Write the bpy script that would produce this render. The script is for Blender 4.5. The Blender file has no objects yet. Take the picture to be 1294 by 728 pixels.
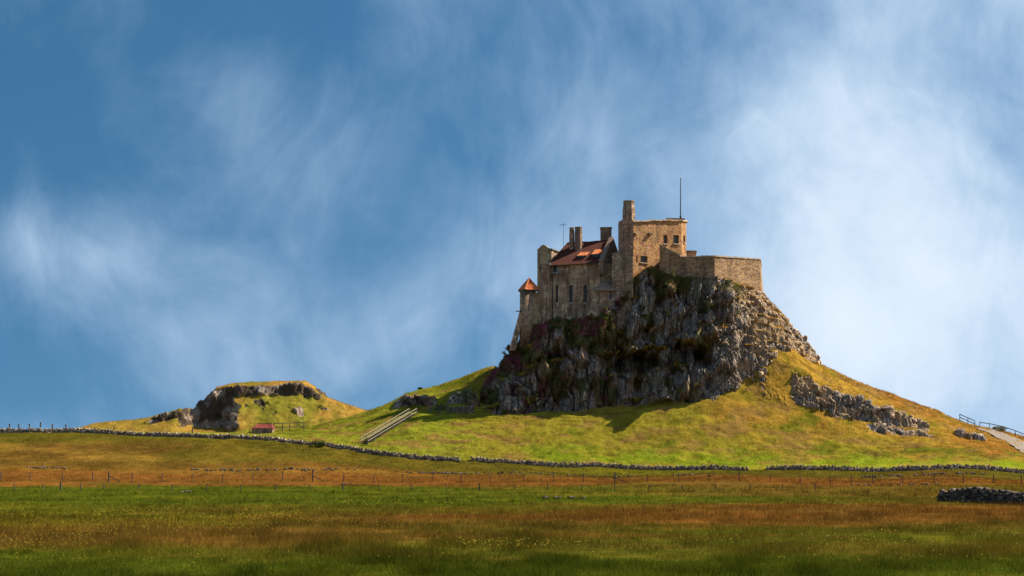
import bpy, bmesh, math
import numpy as np
from mathutils import Vector

R = math.radians
SC = bpy.context.scene
COL = SC.collection

# ------------------------------------------------------------------ camera
F, CX, HY, CZ = 1875.0, 647.0, 575.0, 4.0      # focal length in photo pixels, centre column, eye level row, eye height
cam_d = bpy.data.cameras.new('camera')
cam = bpy.data.objects.new('camera', cam_d)
COL.objects.link(cam)
cam.location = (0, 0, CZ)
cam.rotation_euler = (R(90), 0, 0)
cam_d.sensor_width = 36.0
cam_d.lens = 36.0 * F / 1294.0
cam_d.shift_y = (HY - 364.0) / 1294.0
cam_d.clip_start = 0.5
cam_d.clip_end = 12000
SC.camera = cam

# ------------------------------------------------------------------ light and sky
SUN_AZ, SUN_EL = 14.0, 45.0     # azimuth measured from +X (right) towards +Y (away)
sdir = Vector((math.cos(R(SUN_EL)) * math.cos(R(SUN_AZ)), math.cos(R(SUN_EL)) * math.sin(R(SUN_AZ)), math.sin(R(SUN_EL))))
sun_d = bpy.data.lights.new('sun', 'SUN')
sun_d.energy = 4.8
sun_d.angle = R(0.53)
sun_d.color = (1.0, 0.89, 0.70)
sun = bpy.data.objects.new('sun', sun_d)
COL.objects.link(sun)
sun.rotation_euler = sdir.to_track_quat('Z', 'Y').to_euler()
sun.location = (200, 60, 200)

SC.view_settings.view_transform = 'Standard'
SC.view_settings.look = 'None'
SC.view_settings.gamma = 1.0
SC.view_settings.use_curve_mapping = False
SC.view_settings.exposure = 1.0


class NT:
    """small helper for node trees"""
    def __init__(self, tree):
        self.t = tree
        tree.nodes.clear()

    def n(self, kind, **kw):
        nd = self.t.nodes.new(kind)
        for k, v in kw.items():
            if k.startswith('_'):
                setattr(nd, k[1:], v)
        for k, v in kw.items():
            if not k.startswith('_'):
                key = int(k[1:]) if k[0] == 'i' and k[1:].isdigit() else k.replace('0', ' ')
                self.put(nd.inputs[key], v)
        return nd

    def put(self, sock, v):
        if isinstance(v, bpy.types.NodeSocket):
            self.t.links.new(v, sock)
        elif isinstance(v, bpy.types.Node):
            self.t.links.new(v.outputs[0], sock)
        else:
            sock.default_value = v

    def math(self, op, a, b=0.0, clamp=False):
        nd = self.t.nodes.new('ShaderNodeMath')
        nd.operation = op
        nd.use_clamp = clamp
        self.put(nd.inputs[0], a)
        self.put(nd.inputs[1], b)
        return nd.outputs[0]

    def vmath(self, op, a, b=(0, 0, 0)):
        nd = self.t.nodes.new('ShaderNodeVectorMath')
        nd.operation = op
        self.put(nd.inputs[0], a)
        self.put(nd.inputs[1], b)
        return nd.outputs[1] if op in ('DOT_PRODUCT', 'LENGTH', 'DISTANCE') else nd.outputs[0]

    def mix(self, fac, a, b, mode='MIX'):
        nd = self.t.nodes.new('ShaderNodeMix')
        nd.data_type = 'RGBA'
        nd.blend_type = mode
        nd.clamp_factor = True
        self.put(nd.inputs[0], fac)
        for s, v in ((nd.inputs[6], a), (nd.inputs[7], b)):
            if isinstance(v, tuple) and len(v) == 3:
                v = (*v, 1)
            self.put(s, v)
        return nd.outputs[2]

    def noise(self, vec, scale, detail=4.0, rough=0.55, dist=0.0, out=0):
        nd = self.t.nodes.new('ShaderNodeTexNoise')
        self.put(nd.inputs['Vector'], vec)
        nd.inputs['Scale'].default_value = scale
        nd.inputs['Detail'].default_value = detail
        nd.inputs['Roughness'].default_value = rough
        nd.inputs['Distortion'].default_value = dist
        return nd.outputs[out]

    def ramp(self, fac, lo, hi, a=0.0, b=1.0, smooth=True):
        nd = self.t.nodes.new('ShaderNodeMapRange')
        nd.interpolation_type = 'SMOOTHSTEP' if smooth else 'LINEAR'
        self.put(nd.inputs[0], fac)
        nd.inputs[1].default_value = lo
        nd.inputs[2].default_value = hi
        nd.inputs[3].default_value = a
        nd.inputs[4].default_value = b
        return nd.outputs[0]

    def mapping(self, vec, scale=(1, 1, 1), rot=(0, 0, 0), loc=(0, 0, 0)):
        nd = self.t.nodes.new('ShaderNodeMapping')
        self.put(nd.inputs[0], vec)
        nd.inputs[1].default_value = loc
        nd.inputs[2].default_value = rot
        nd.inputs[3].default_value = scale
        return nd.outputs[0]


world = bpy.data.worlds.new('World')
SC.world = world
world.use_nodes = True
w = NT(world.node_tree)
tc = w.n('ShaderNodeTexCoord')
dirv = tc.outputs['Generated']
sky = w.n('ShaderNodeTexSky', _sky_type='NISHITA')
sky.sun_disc = False
sky.sun_elevation = R(SUN_EL)
sky.sun_rotation = R(90.0 - SUN_AZ)
sky.air_density = 1.0
sky.dust_density = 0.35
sky.ozone_density = 3.0
# look the sky colour up a little higher than the true direction: the clear, polarised blue goes down to the horizon
up = w.vmath('NORMALIZE', w.vmath('ADD', dirv, (0, 0, 0.26)))
w.put(sky.inputs[0], up)
hs = w.n('ShaderNodeHueSaturation', Saturation=1.25, Value=0.46, Hue=0.488, Color=sky.outputs[0])
sep = w.n('ShaderNodeSeparateXYZ', i0=dirv)
dx, dy, dz = sep.outputs
# thin cirrus: soft sheets and fine streaks leaning up to the left
warp = w.noise(dirv, 3.2, 3, 0.5, 0.0, 1)
wv = w.vmath('ADD', dirv, w.vmath('MULTIPLY', w.vmath('SUBTRACT', warp, (0.5, 0.5, 0.5)), (0.13, 0.13, 0.13)))
sheet = w.noise(w.mapping(wv, (1.0, 1.0, 0.75), (0, R(-25), 0)), 5.5, 6, 0.52, 0.25)
streak = w.noise(w.mapping(wv, (1.25, 1.2, 0.95), (0, R(-38), 0), (3.1, 0, 1.7)), 8.0, 9, 0.60, 1.0)
big = w.noise(w.mapping(dirv, (1, 1, 0.8), (0, 0, 0), (0.35, 0.2, 0.9)), 2.6, 2, 0.45)
side = w.ramp(dx, -0.36, 0.40, -0.09, 0.12)            # the veil thickens towards the sun's side


def lump(px, py, rx, rz, amp):
    # one denser cloud of the sky in view, centred on a direction
    cxd, czd = (px - CX) / F, (HY - py) / F
    a = w.math('DIVIDE', w.math('SUBTRACT', dx, cxd), rx)
    b = w.math('DIVIDE', w.math('SUBTRACT', dz, czd), rz)
    r2 = w.math('ADD', w.math('MULTIPLY', a, a), w.math('MULTIPLY', b, b))
    e = w.math('EXPONENT', w.math('MULTIPLY', r2, -1.0))
    return w.math('MULTIPLY', w.math('MULTIPLY', e, amp), w.math('GREATER_THAN', dy, 0.0))


c = w.math('ADD', w.math('MULTIPLY', sheet, 0.78), w.math('MULTIPLY', streak, 0.27))
c = w.math('ADD', c, w.math('MULTIPLY', big, 0.42))
c = w.math('ADD', c, side)
for l in ((120, 325, .045, .032, .22), (75, 250, .012, .05, .10), (260, 420, .08, .04, .07), (330, 175, .06, .06, .09), (1200, 310, .12, .07, .15), (1230, 450, .10, .06, .16), (1100, 420, .08, .05, .08), (1010, 120, .08, .04, .08), (960, 200, .045, .07, .10),
          (640, 330, .13, .05, .07), (760, 180, .02, .05, .07), (440, 470, .10, .03, .05), (60, 490, .07, .035, -.13),
          (20, 210, .06, .04, -.12), (760, 50, .06, .05, -.08), (420, 30, .10, .03, -.06), (930, 60, .05, .04, -.05), (950, 280, .03, .03, -.04)):
    c = w.math('ADD', c, lump(*l))
fine = w.noise(w.mapping(wv, (2.2, 1.2, 1.0), (0, R(-40), 0), (1.3, 0.4, 2.7)), 14.0, 8, 0.64, 0.9)
c = w.math('ADD', c, w.math('MULTIPLY', w.math('SUBTRACT', fine, 0.5), 0.11))
cov = w.ramp(c, 0.525, 1.00, 0.0, 0.92)
cloudcol = w.mix(w.ramp(c, 0.75, 1.15), (2.3, 3.1, 4.1), (3.8, 4.25, 4.75))
skyc = w.mix(cov, hs.outputs[0], cloudcol)
bg = w.n('ShaderNodeBackground', Color=skyc, Strength=0.112)
w.n('ShaderNodeOutputWorld', Surface=bg)


# ------------------------------------------------------------------ numpy noise
def h2(ix, iy, seed):
    n = (ix.astype(np.int64) * 374761393 + iy.astype(np.int64) * 668265263 + seed * 2147483647) & 0xFFFFFFFF
    n = ((n ^ (n >> 13)) * 1274126177) & 0xFFFFFFFF
    n = n ^ (n >> 16)
    return (n & 0xFFFFFF) / float(0x1000000)


def vn(x, y, seed=0):
    ix, iy = np.floor(x), np.floor(y)
    fx, fy = x - ix, y - iy
    fx, fy = fx * fx * fx * (fx * (fx * 6 - 15) + 10), fy * fy * fy * (fy * (fy * 6 - 15) + 10)
    a, b = h2(ix, iy, seed), h2(ix + 1, iy, seed)
    c_, d = h2(ix, iy + 1, seed), h2(ix + 1, iy + 1, seed)
    return (a * (1 - fx) + b * fx) * (1 - fy) + (c_ * (1 - fx) + d * fx) * fy - 0.5


def fbm(x, y, seed=0, octv=4, gain=0.5):
    t, a, s = 0.0, 1.0, 0.0
    for k in range(octv):
        t = t + a * vn(x * 2 ** k + 13.7 * k, y * 2 ** k - 7.1 * k, seed + k)
        s += a
        a *= gain
    return 2 * t / s


def voro(x, y, seed=0):
    """cell random value, distance to centre, edge closeness"""
    ix, iy = np.floor(x), np.floor(y)
    f1 = np.full(x.shape, 9.0)
    f2 = np.full(x.shape, 9.0)
    idv = np.zeros(x.shape)
    tx = np.zeros(x.shape)
    for i in (-1, 0, 1):
        for j in (-1, 0, 1):
            cx, cy = ix + i, iy + j
            qx = cx + h2(cx, cy, seed)
            qy = cy + h2(cx, cy, seed + 51)
            d = np.hypot(x - qx, y - qy)
            rv = h2(cx, cy, seed + 97)
            near = d < f1
            f2 = np.where(near, f1, np.minimum(f2, d))
            tx = np.where(near, x - qx, tx)
            f1 = np.where(near, d, f1)
            idv = np.where(near, rv, idv)
    return idv, f1, f2 - f1, tx


def sst(x, a, b):
    t = np.clip((x - a) / (b - a), 0, 1)
    return t * t * (3 - 2 * t)


def wx(px, Y):
    return (px - CX) * Y / F


def wz(py, Y):
    return CZ + (HY - py) * Y / F


def P(px, py, Y):
    return Vector((wx(px, Y), Y, wz(py, Y)))


# ------------------------------------------------------------------ mesh helpers
def np_mesh(name, V, Fa, mat=None, parent=None, smooth=False, attrs=None):
    V = np.asarray(V, dtype=np.float32)
    Fa = np.asarray(Fa, dtype=np.int32)
    k = Fa.shape[1]
    me = bpy.data.meshes.new(name)
    me.vertices.add(len(V))
    me.vertices.foreach_set('co', V.ravel())
    me.loops.add(Fa.size)
    me.loops.foreach_set('vertex_index', Fa.ravel())
    me.polygons.add(len(Fa))
    me.polygons.foreach_set('loop_start', np.arange(0, Fa.size, k, dtype=np.int32))
    me.polygons.foreach_set('loop_total', np.full(len(Fa), k, dtype=np.int32))
    if smooth:
        me.polygons.foreach_set('use_smooth', np.ones(len(Fa), dtype=bool))
    for an, arr in (attrs or {}).items():
        at = me.attributes.new(an, 'FLOAT_COLOR', 'POINT')
        a4 = np.ones((len(V), 4), dtype=np.float32)
        a4[:, :arr.shape[1]] = arr
        at.data.foreach_set('color', a4.ravel())
    me.update()
    if mat:
        me.materials.append(mat)
    o = bpy.data.objects.new(name, me)
    COL.objects.link(o)
    if parent:
        o.parent = parent
        o.matrix_parent_inverse = parent.matrix_world.inverted() if False else o.matrix_parent_inverse
    return o


def tag(o, label=None, cat=None, group=None, kind=None):
    for k, v in (('label', label), ('category', cat), ('group', group), ('kind', kind)):
        if v:
            o[k] = v
    return o


def root(name, label, cat, loc, group=None):
    o = bpy.data.objects.new(name, None)
    o.empty_display_size = 0.5
    COL.objects.link(o)
    o.location = loc
    return tag(o, label, cat, group)


class MB:
    """collects polygons in world space, builds one mesh object (relative to its parent)"""
    def __init__(self):
        self.v, self.f = [], []

    def add(self, vs, fs):
        b = len(self.v)
        self.v += [tuple(p) for p in vs]
        self.f += [tuple(b + i for i in f) for f in fs]
        return self

    def hexa(self, p):          # 8 points: bottom 4 (ccw from above), top 4
        return self.add(p, [(3, 2, 1, 0), (4, 5, 6, 7), (0, 1, 5, 4), (1, 2, 6, 5), (2, 3, 7, 6), (3, 0, 4, 7)])

    def box(self, c_, s, ax=(1, 0, 0), up_=(0, 0, 1)):
        c_, ax, up_ = Vector(c_), Vector(ax).normalized(), Vector(up_).normalized()
        ay = up_.cross(ax).normalized()
        up_ = ax.cross(ay)
        ax, ay, uz = ax * s[0] / 2, ay * s[1] / 2, up_ * s[2] / 2
        return self.hexa([c_ - ax - ay - uz, c_ + ax - ay - uz, c_ + ax + ay - uz, c_ - ax + ay - uz,
                          c_ - ax - ay + uz, c_ + ax - ay + uz, c_ + ax + ay + uz, c_ - ax + ay + uz])

    def bar(self, a, b, wd, ht=None, up_=(0, 0, 1)):
        a, b = Vector(a), Vector(b)
        d = b - a
        if abs(d.normalized().dot(Vector(up_))) > 0.99:
            up_ = (0, 1, 0)
        return self.box((a + b) / 2, (d.length, wd, ht or wd), d, up_)

    def tube(self, a, b, r0, r1=None, n=8, rot=0.0):
        a, b = Vector(a), Vector(b)
        r1 = r0 if r1 is None else r1
        d = (b - a).normalized()
        u = d.orthogonal().normalized() if abs(d.z) < 0.99 else Vector((1, 0, 0))
        v = d.cross(u)
        vs = []
        for q, r in ((a, r0), (b, r1)):
            for i in range(n):
                t = 2 * math.pi * i / n + rot
                vs.append(q + (u * math.cos(t) + v * math.sin(t)) * r)
        fs = [(i, (i + 1) % n, n + (i + 1) % n, n + i) for i in range(n)]
        fs += [tuple(range(n - 1, -1, -1)), tuple(range(n, 2 * n))]
        return self.add(vs, fs)

    def prism(self, plan, z0, tops, batter=0.0):
        """plan polygon ccw from above; tops a number or one per corner; batter spreads the foot outwards"""
        n = len(plan)
        tops = [tops] * n if not isinstance(tops, (list, tuple)) else tops
        cx, cy = sum(p[0] for p in plan) / n, sum(p[1] for p in plan) / n
        vs = []
        for (x, y) in plan:
            d = Vector((x - cx, y - cy))
            d = d.normalized() * batter
            vs.append((x + d.x, y + d.y, z0))
        vs += [(x, y, t) for (x, y), t in zip(plan, tops)]
        fs = [(i, (i + 1) % n, n + (i + 1) % n, n + i) for i in range(n)]
        fs += [tuple(range(n - 1, -1, -1)), tuple(range(n, 2 * n))]
        return self.add(vs, fs)

    def build(self, name, mat, parent=None, smooth=False):
        off = Vector((0, 0, 0))
        q = parent
        while q:
            off += q.location
            q = q.parent
        me = bpy.data.meshes.new(name)
        me.from_pydata([(x - off.x, y - off.y, z - off.z) for x, y, z in self.v], [], self.f)
        me.update()
        if smooth:
            for p_ in me.polygons:
                p_.use_smooth = True
        if mat:
            me.materials.append(mat)
        o = bpy.data.objects.new(name, me)
        COL.objects.link(o)
        o.parent = parent
        return o


# ------------------------------------------------------------------ materials
def new_mat(name):
    m = bpy.data.materials.new(name)
    m.use_nodes = True
    return m, NT(m.node_tree)


def finish(t, color, rough=0.9, bump=None, bstr=0.5, bdist=0.1, spec=0.15, trans=0.0, metal=0.0):
    b = t.n('ShaderNodeBsdfPrincipled', Roughness=rough, Metallic=metal)
    t.put(b.inputs['Base Color'], (*color, 1) if isinstance(color, tuple) and len(color) == 3 else color)
    b.inputs['Specular IOR Level'].default_value = spec
    if bump is not None:
        bn = t.n('ShaderNodeBump', Strength=bstr, Distance=bdist, Height=bump)
        t.put(b.inputs['Normal'], bn.outputs[0])
    out = b.outputs[0]
    if trans > 0:
        tr = t.n('ShaderNodeBsdfTranslucent')
        t.put(tr.inputs[0], color)
        ms = t.n('ShaderNodeMixShader', i0=trans)
        t.put(ms.inputs[1], out)
        t.put(ms.inputs[2], tr.outputs[0])
        out = ms.outputs[0]
    t.n('ShaderNodeOutputMaterial', Surface=out)


def plain(name, col, rough=0.85, var=0.35, scale=3.0, bstr=0.3, bdist=0.03, metal=0.0, spec=0.2):
    m, t = new_mat(name)
    co = t.n('ShaderNodeTexCoord').outputs['Object']
    nz = t.noise(co, scale, 6, 0.65)
    dk = tuple(c_ * (1 - var) for c_ in col)
    lt = tuple(min(1, c_ * (1 + var)) for c_ in col)
    finish(t, t.mix(t.ramp(nz, 0.3, 0.7), dk, lt), rough, nz, bstr, bdist, spec, metal=metal)
    return m


def grass_surface(name, bs=0.8):
    m, t = new_mat(name)
    co = t.n('ShaderNodeTexCoord').outputs['Object']
    at = t.n('ShaderNodeAttribute', _attribute_name='tint').outputs['Color']
    n1 = t.noise(co, 0.55, 5, 0.6)
    n2 = t.noise(co, 5.0, 4, 0.7)
    f = t.math('ADD', t.math('MULTIPLY', n1, 0.7), t.math('MULTIPLY', n2, 0.8))
    v = t.ramp(f, 0.48, 1.02, 0.42, 1.6, False)
    cc = t.mix(1.0, at, t.n('ShaderNodeCombineColor', i0=v, i1=v, i2=v).outputs[0], 'MULTIPLY')
    finish(t, cc, 1.0, f, bs, 0.35, 0.0)
    return m


M = {}
M['ground'] = grass_surface('field_grass_ground')
M['hillgrass'] = grass_surface('hill_turf', 1.0)

m, t = new_mat('grass_blades')
at = t.n('ShaderNodeAttribute', _attribute_name='tint').outputs['Color']
finish(t, at, 1.0, spec=0.0, trans=0.3)
M['blade'] = m

# dolerite of the crag: grey joints, pale lichen, brown stain; plant cover and painted sun and shade tones from the mask kept on the mesh
m, t = new_mat('whinstone')
co = t.n('ShaderNodeTexCoord').outputs['Object']
at = t.n('ShaderNodeAttribute', _attribute_name='tint')
lean = t.mapping(co, (1.0, 0.8, 0.30), (0, R(14), 0))
n1 = t.noise(lean, 1.6, 8, 0.68, 0.4)
n2 = t.noise(lean, 6.5, 6, 0.7, 0.2)
n3 = t.noise(co, 0.22, 4, 0.6)
vo = t.n('ShaderNodeTexVoronoi', _feature='DISTANCE_TO_EDGE')
t.put(vo.inputs['Vector'], t.vmath('ADD', lean, t.vmath('MULTIPLY', t.noise(co, 1.2, 3, 0.5, 0, 1), (0.35, 0.35, 0.2))))
vo.inputs['Scale'].default_value = 1.9
crack = t.ramp(vo.outputs[0], 0.0, 0.09)
base = t.mix(t.ramp(n3, 0.35, 0.65), (0.36, 0.28, 0.22), (0.46, 0.315, 0.195))
lich = t.ramp(t.math('ADD', t.math('MULTIPLY', n1, 0.6), t.math('MULTIPLY', n2, 0.55)), 0.575, 0.68)
base = t.mix(lich, base, (0.66, 0.575, 0.49))
base = t.mix(t.ramp(n2, 0.58, 0.40), base, (0.14, 0.105, 0.085))
base = t.mix(t.ramp(crack, 0.0, 1.0, 0.75, 0.0), base, (0.07, 0.06, 0.06))
gt = t.ramp(t.noise(co, 4.0, 5, 0.7), 0.3, 0.75, 0.55, 1.5)
plant = t.mix(1.0, at.outputs['Color'], t.n('ShaderNodeCombineColor', i0=gt, i1=gt, i2=gt).outputs[0], 'MULTIPLY')
cover = t.ramp(t.math('ADD', at.outputs['Alpha'], t.math('MULTIPLY', t.math('SUBTRACT', n2, 0.5), 1.1)), 0.42, 0.58)
hgt = t.math('ADD', t.math('MULTIPLY', n1, 0.8), t.math('ADD', t.math('MULTIPLY', n2, 0.45), t.math('MULTIPLY', crack, 0.30)))
finish(t, t.mix(cover, base, plant), 0.92, hgt, 1.0, 0.45, 0.15)
M['rock'] = m


def masonry(name, c1, c2, c3, scale=2.2, flat=1.9, stain=0.35, pale=0.0, palecol=(0.5, 0.42, 0.30), mort=0.5, bstr=0.9):
    m, t = new_mat(name)
    co = t.n('ShaderNodeTexCoord').outputs['Object']
    jig = t.vmath('ADD', co, t.vmath('MULTIPLY', t.noise(co, 1.7, 3, 0.5, 0, 1), (0.25, 0.25, 0.16)))
    q = t.mapping(jig, (1, 1, flat))
    v1 = t.n('ShaderNodeTexVoronoi', Scale=scale)
    t.put(v1.inputs['Vector'], q)
    v2 = t.n('ShaderNodeTexVoronoi', _feature='DISTANCE_TO_EDGE', Scale=scale)
    t.put(v2.inputs['Vector'], q)
    sepc = t.n('ShaderNodeSeparateColor', i0=v1.outputs['Color'])
    n1 = t.noise(co, 0.35, 6, 0.65, 0.3)
    n2 = t.noise(co, 7.0, 5, 0.7)
    col = t.mix(sepc.outputs[0], c1, c2)
    col = t.mix(t.ramp(sepc.outputs[1], 0.62, 0.9), col, c3)
    col = t.mix(t.ramp(n1, 0.44, 0.60, 0.0, stain), col, (c1[0] * 0.35, c1[1] * 0.33, c1[2] * 0.33))
    drip = t.noise(t.mapping(co, (1.3, 1.3, 0.13)), 1.3, 5, 0.6)
    col = t.mix(t.ramp(drip, 0.50, 0.66, 0.0, stain), col, (0.06, 0.05, 0.042))
    if pale > 0:
        pn = t.noise(t.mapping(co, (1, 1, 0.40), (0, 0, 0), (5.3, 1.1, 2.2)), 0.6, 7, 0.7)
        col = t.mix(t.ramp(pn, 0.54, 0.63, 0.0, pale), col, palecol)
    edge = t.ramp(v2.outputs[0], 0.0, 0.10)
    col = t.mix(t.ramp(edge, 0, 1, mort, 0.0), col, (c1[0] * 0.45, c1[1] * 0.43, c1[2] * 0.42))
    gr = t.ramp(n2, 0.25, 0.75, 0.58, 1.38)
    col = t.mix(1.0, col, t.n('ShaderNodeCombineColor', i0=gr, i1=gr, i2=gr).outputs[0], 'MULTIPLY')
    hg = t.math('ADD', t.math('MULTIPLY', edge, 0.6), t.math('MULTIPLY', n2, 0.5))
    hg = t.math('ADD', hg, t.math('MULTIPLY', sepc.outputs[2], 0.35))
    finish(t, col, 0.93, hg, bstr, 0.09, 0.12)
    return m


M['hall'] = masonry('lime_rendered_rubble', (0.52, 0.35, 0.235), (0.36, 0.235, 0.155), (0.60, 0.43, 0.29), 1.5, 1.5, 0.62, 0.9, (0.80, 0.62, 0.42), 0.32, 0.9)
M['block'] = masonry('pale_render', (0.58, 0.42, 0.24), (0.50, 0.36, 0.21), (0.62, 0.46, 0.27), 1.6, 1.5, 0.6, 0.4, (0.48, 0.38, 0.22), 0.2, 0.5)
M['tower'] = masonry('ochre_ashlar', (0.56, 0.33, 0.145), (0.42, 0.23, 0.105), (0.33, 0.15, 0.10), 1.8, 1.7, 0.5, 0.3, (0.6, 0.42, 0.22), mort=0.4)
M['stack'] = masonry('brown_rubble', (0.41, 0.275, 0.19), (0.26, 0.175, 0.125), (0.50, 0.345, 0.24), 1.7, 1.7, 0.5, 0.45, (0.52, 0.41, 0.30))
M['battery'] = masonry('sandstone_courses', (0.54, 0.35, 0.19), (0.38, 0.235, 0.13), (0.25, 0.155, 0.105), 1.5, 2.4, 0.45, 0.35, (0.50, 0.38, 0.24), 0.55)
M['coping'] = plain('coping_stone', (0.46, 0.36, 0.25), 0.9, 0.3, 2.0)
M['buttress'] = masonry('buttress_stone', (0.46, 0.32, 0.19), (0.36, 0.25, 0.15), (0.52, 0.38, 0.23), 1.5, 1.6, 0.5, 0.5, (0.60, 0.46, 0.29), 0.35, 0.8)
M['slate'] = plain('stone_slate', (0.21, 0.145, 0.105), 0.85, 0.4, 4.0)
M['glass'] = plain('dark_glass', (0.025, 0.03, 0.04), 0.18, 0.3, 2.0, 0.0, 0.01, 0.0, 0.5)
M['frame'] = plain('window_frame', (0.17, 0.15, 0.13), 0.7, 0.2, 5.0)
M['lead'] = plain('lead_sheet', (0.20, 0.22, 0.25), 0.6, 0.25, 4.0)
M['iron'] = plain('iron_pipe', (0.05, 0.045, 0.045), 0.7, 0.3, 5.0)
M['oldwood'] = plain('weathered_wood', (0.10, 0.085, 0.07), 0.9, 0.4, 6.0)
M['palewood'] = plain('pale_timber', (0.27, 0.235, 0.165), 0.9, 0.25, 6.0)
M['pole'] = plain('pole_paint', (0.07, 0.08, 0.09), 0.6, 0.2, 3.0)
M['wire'] = plain('fence_wire', (0.13, 0.12, 0.11), 0.7, 0.2, 3.0)
M['redroof'] = plain('red_felt', (0.19, 0.045, 0.034), 0.9, 0.35, 2.0)
M['white'] = plain('white_paint', (0.72, 0.68, 0.6), 0.8, 0.2, 2.0)

m, t = new_mat('shaded_pantiles')
co = t.n('ShaderNodeTexCoord').outputs['Object']
vt = t.n('ShaderNodeTexVoronoi', Scale=3.2)
t.put(vt.inputs['Vector'], co)
sc_ = t.n('ShaderNodeSeparateColor', i0=vt.outputs['Color'])
col = t.mix(sc_.outputs[0], (0.075, 0.020, 0.015), (0.115, 0.029, 0.019))  # red darkened to paint in the shade on the main roof
col = t.mix(t.ramp(t.noise(co, 0.8, 5, 0.65), 0.45, 0.7, 0, 0.6), col, (0.06, 0.03, 0.025))
finish(t, col, 0.85, t.noise(co, 9, 3, 0.6), 0.3, 0.03, 0.2)
M['tile'] = m
m, t = new_mat('sunlit_orange_pantiles')
co = t.n('ShaderNodeTexCoord').outputs['Object']
vt = t.n('ShaderNodeTexVoronoi', Scale=3.6)
t.put(vt.inputs['Vector'], co)
sc_ = t.n('ShaderNodeSeparateColor', i0=vt.outputs['Color'])
col = t.mix(sc_.outputs[0], (0.62, 0.20, 0.07), (0.50, 0.13, 0.05))  # orange brightened to paint sunlight on dormers and turret cap
col = t.mix(t.ramp(sc_.outputs[1], 0.7, 0.9), col, (0.60, 0.30, 0.14))
finish(t, col, 0.85, t.noise(co, 9, 3, 0.6), 0.3, 0.03, 0.2)
M['tile_lit'] = m
m, t = new_mat('wall_stones')
co = t.n('ShaderNodeTexCoord').outputs['Object']
at = t.n('ShaderNodeAttribute', _attribute_name='tint').outputs['Color']
nz = t.noise(co, 7, 5, 0.7)
g = t.ramp(nz, 0.3, 0.7, 0.55, 1.5)
finish(t, t.mix(1.0, at, t.n('ShaderNodeCombineColor', i0=g, i1=g, i2=g).outputs[0], 'MULTIPLY'), 0.95, nz, 0.8, 0.05, 0.1)
M['stones'] = m
m, t = new_mat('gravel')
co = t.n('ShaderNodeTexCoord').outputs['Object']
v1 = t.n('ShaderNodeTexVoronoi', Scale=5.0)
t.put(v1.inputs['Vector'], co)
sc_ = t.n('ShaderNodeSeparateColor', i0=v1.outputs['Color'])
col = t.mix(sc_.outputs[0], (0.17, 0.14, 0.122), (0.27, 0.225, 0.20))
col = t.mix(t.ramp(t.noise(co, 0.9, 5, 0.65), 0.42, 0.62, 0, .6), col, (0.20, 0.15, 0.08))
finish(t, col, 0.95, v1.outputs[0], 0.8, 0.06, 0.1)
M['gravel'] = m

# ------------------------------------------------------------------ terrain heights
# surveyed points: (column, row, distance) of the photograph turned into places on the ground
ctrl = []


def cp(px, py, Y):
    ctrl.append((wx(px, Y), Y, wz(py, Y)))


WALL = [(-260, 545, 243), (-120, 544, 242), (0, 546, 241), (100, 546.5, 240), (200, 551, 238), (300, 554.5, 236), (390, 562, 234), (430, 567.5, 233), (480, 574, 231),
        (530, 579.5, 230), (585, 583, 229), (640, 586, 228.5), (700, 589, 228), (780, 591, 227), (860, 593, 226), (945, 594.5, 225),
        (1100, 596, 224), (1294, 598, 222), (1420, 599, 221), (1560, 600, 220)]
for q in WALL:
    cp(*q)
for X in range(-120, 141, 26):
    for Y in (30, 80, 130, 180, 200):
        ctrl.append((X, Y, 0.0))
    ctrl.append((X, 214, max(0.9, 0.9 + (-X) * 0.018)))
for q in ((0, 562, 232), (150, 563, 231), (300, 572, 227), (450, 583, 222), (650, 594, 220), (900, 598, 218), (1200, 601, 217)):
    cp(*q)
for X, Y, z in ((-130, 262, 7.2), (-100, 262, 7.3), (-75, 262, 7.2), (-55, 262, 7.0), (-110, 300, 5.5), (-70, 300, 5.5), (-40, 300, 5.5), (0, 305, 6), (40, 305, 6),
                (80, 300, 3), (120, 290, 1), (120, 250, 1.2), (105, 236, 1.5), (110, 265, 1.0), (140, 270, 0), (-110, 345, 4), (-30, 345, 4), (60, 345, 2), (-60, 285, 5.5), (-36, 285, 6.2)):
    ctrl.append((X, Y, z))
for q in (  # the castle hill: left bank and shoulder, lawn, right flank
        (405, 551, 240), (415, 541, 252), (440, 529, 260), (470, 518, 266), (520, 498, 268), (560, 486, 268), (600, 471, 266), (625, 463, 263),
        (430, 552, 241), (450, 545, 244), (460, 565, 234), (490, 545, 240), (523, 524, 247), (500, 520, 256), (540, 521, 248), (580, 521, 247), (560, 503, 258), (590, 490, 261),
        (530, 555, 236), (600, 552, 237), (700, 553, 236.5), (800, 550, 236.5), (900, 548, 236), (1000, 553, 236), (1100, 564, 233), (1200, 575, 229.5), (1290, 581, 228),
        (600, 575, 231), (700, 578, 230.5), (860, 578, 230), (1000, 580, 229), (1150, 587, 226.5),
        (600, 523, 246.2), (650, 523, 245.3), (700, 520, 245), (760, 516, 245), (800, 512, 244.5), (840, 508, 243.8), (880, 505, 242.8), (905, 503, 242.2), (925, 497, 243.3), (942, 484, 245.4),
        (958, 468, 246.4), (952, 446, 248.6), (1000, 444, 250.2), (1000, 470, 246), (1030, 462, 252), (1040, 464, 255.5), (1045, 485, 247.5),
        (1080, 482, 256), (1130, 501, 256), (1170, 514, 255.5), (1210, 529, 254.5), (1238, 541, 253.3),
        (1000, 502, 243.5), (1060, 515, 243), (1120, 530, 243), (1150, 545, 239.5), (1200, 556, 237), (1100, 500, 249), (960, 515, 241.5), (900, 520, 240),
        (1235, 543, 252), (1256, 541.5, 253.5), (1294, 557, 245.5), (1294, 574, 232.5), (1330, 572, 239), (1340, 592, 226)):
    cp(*q)
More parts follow.
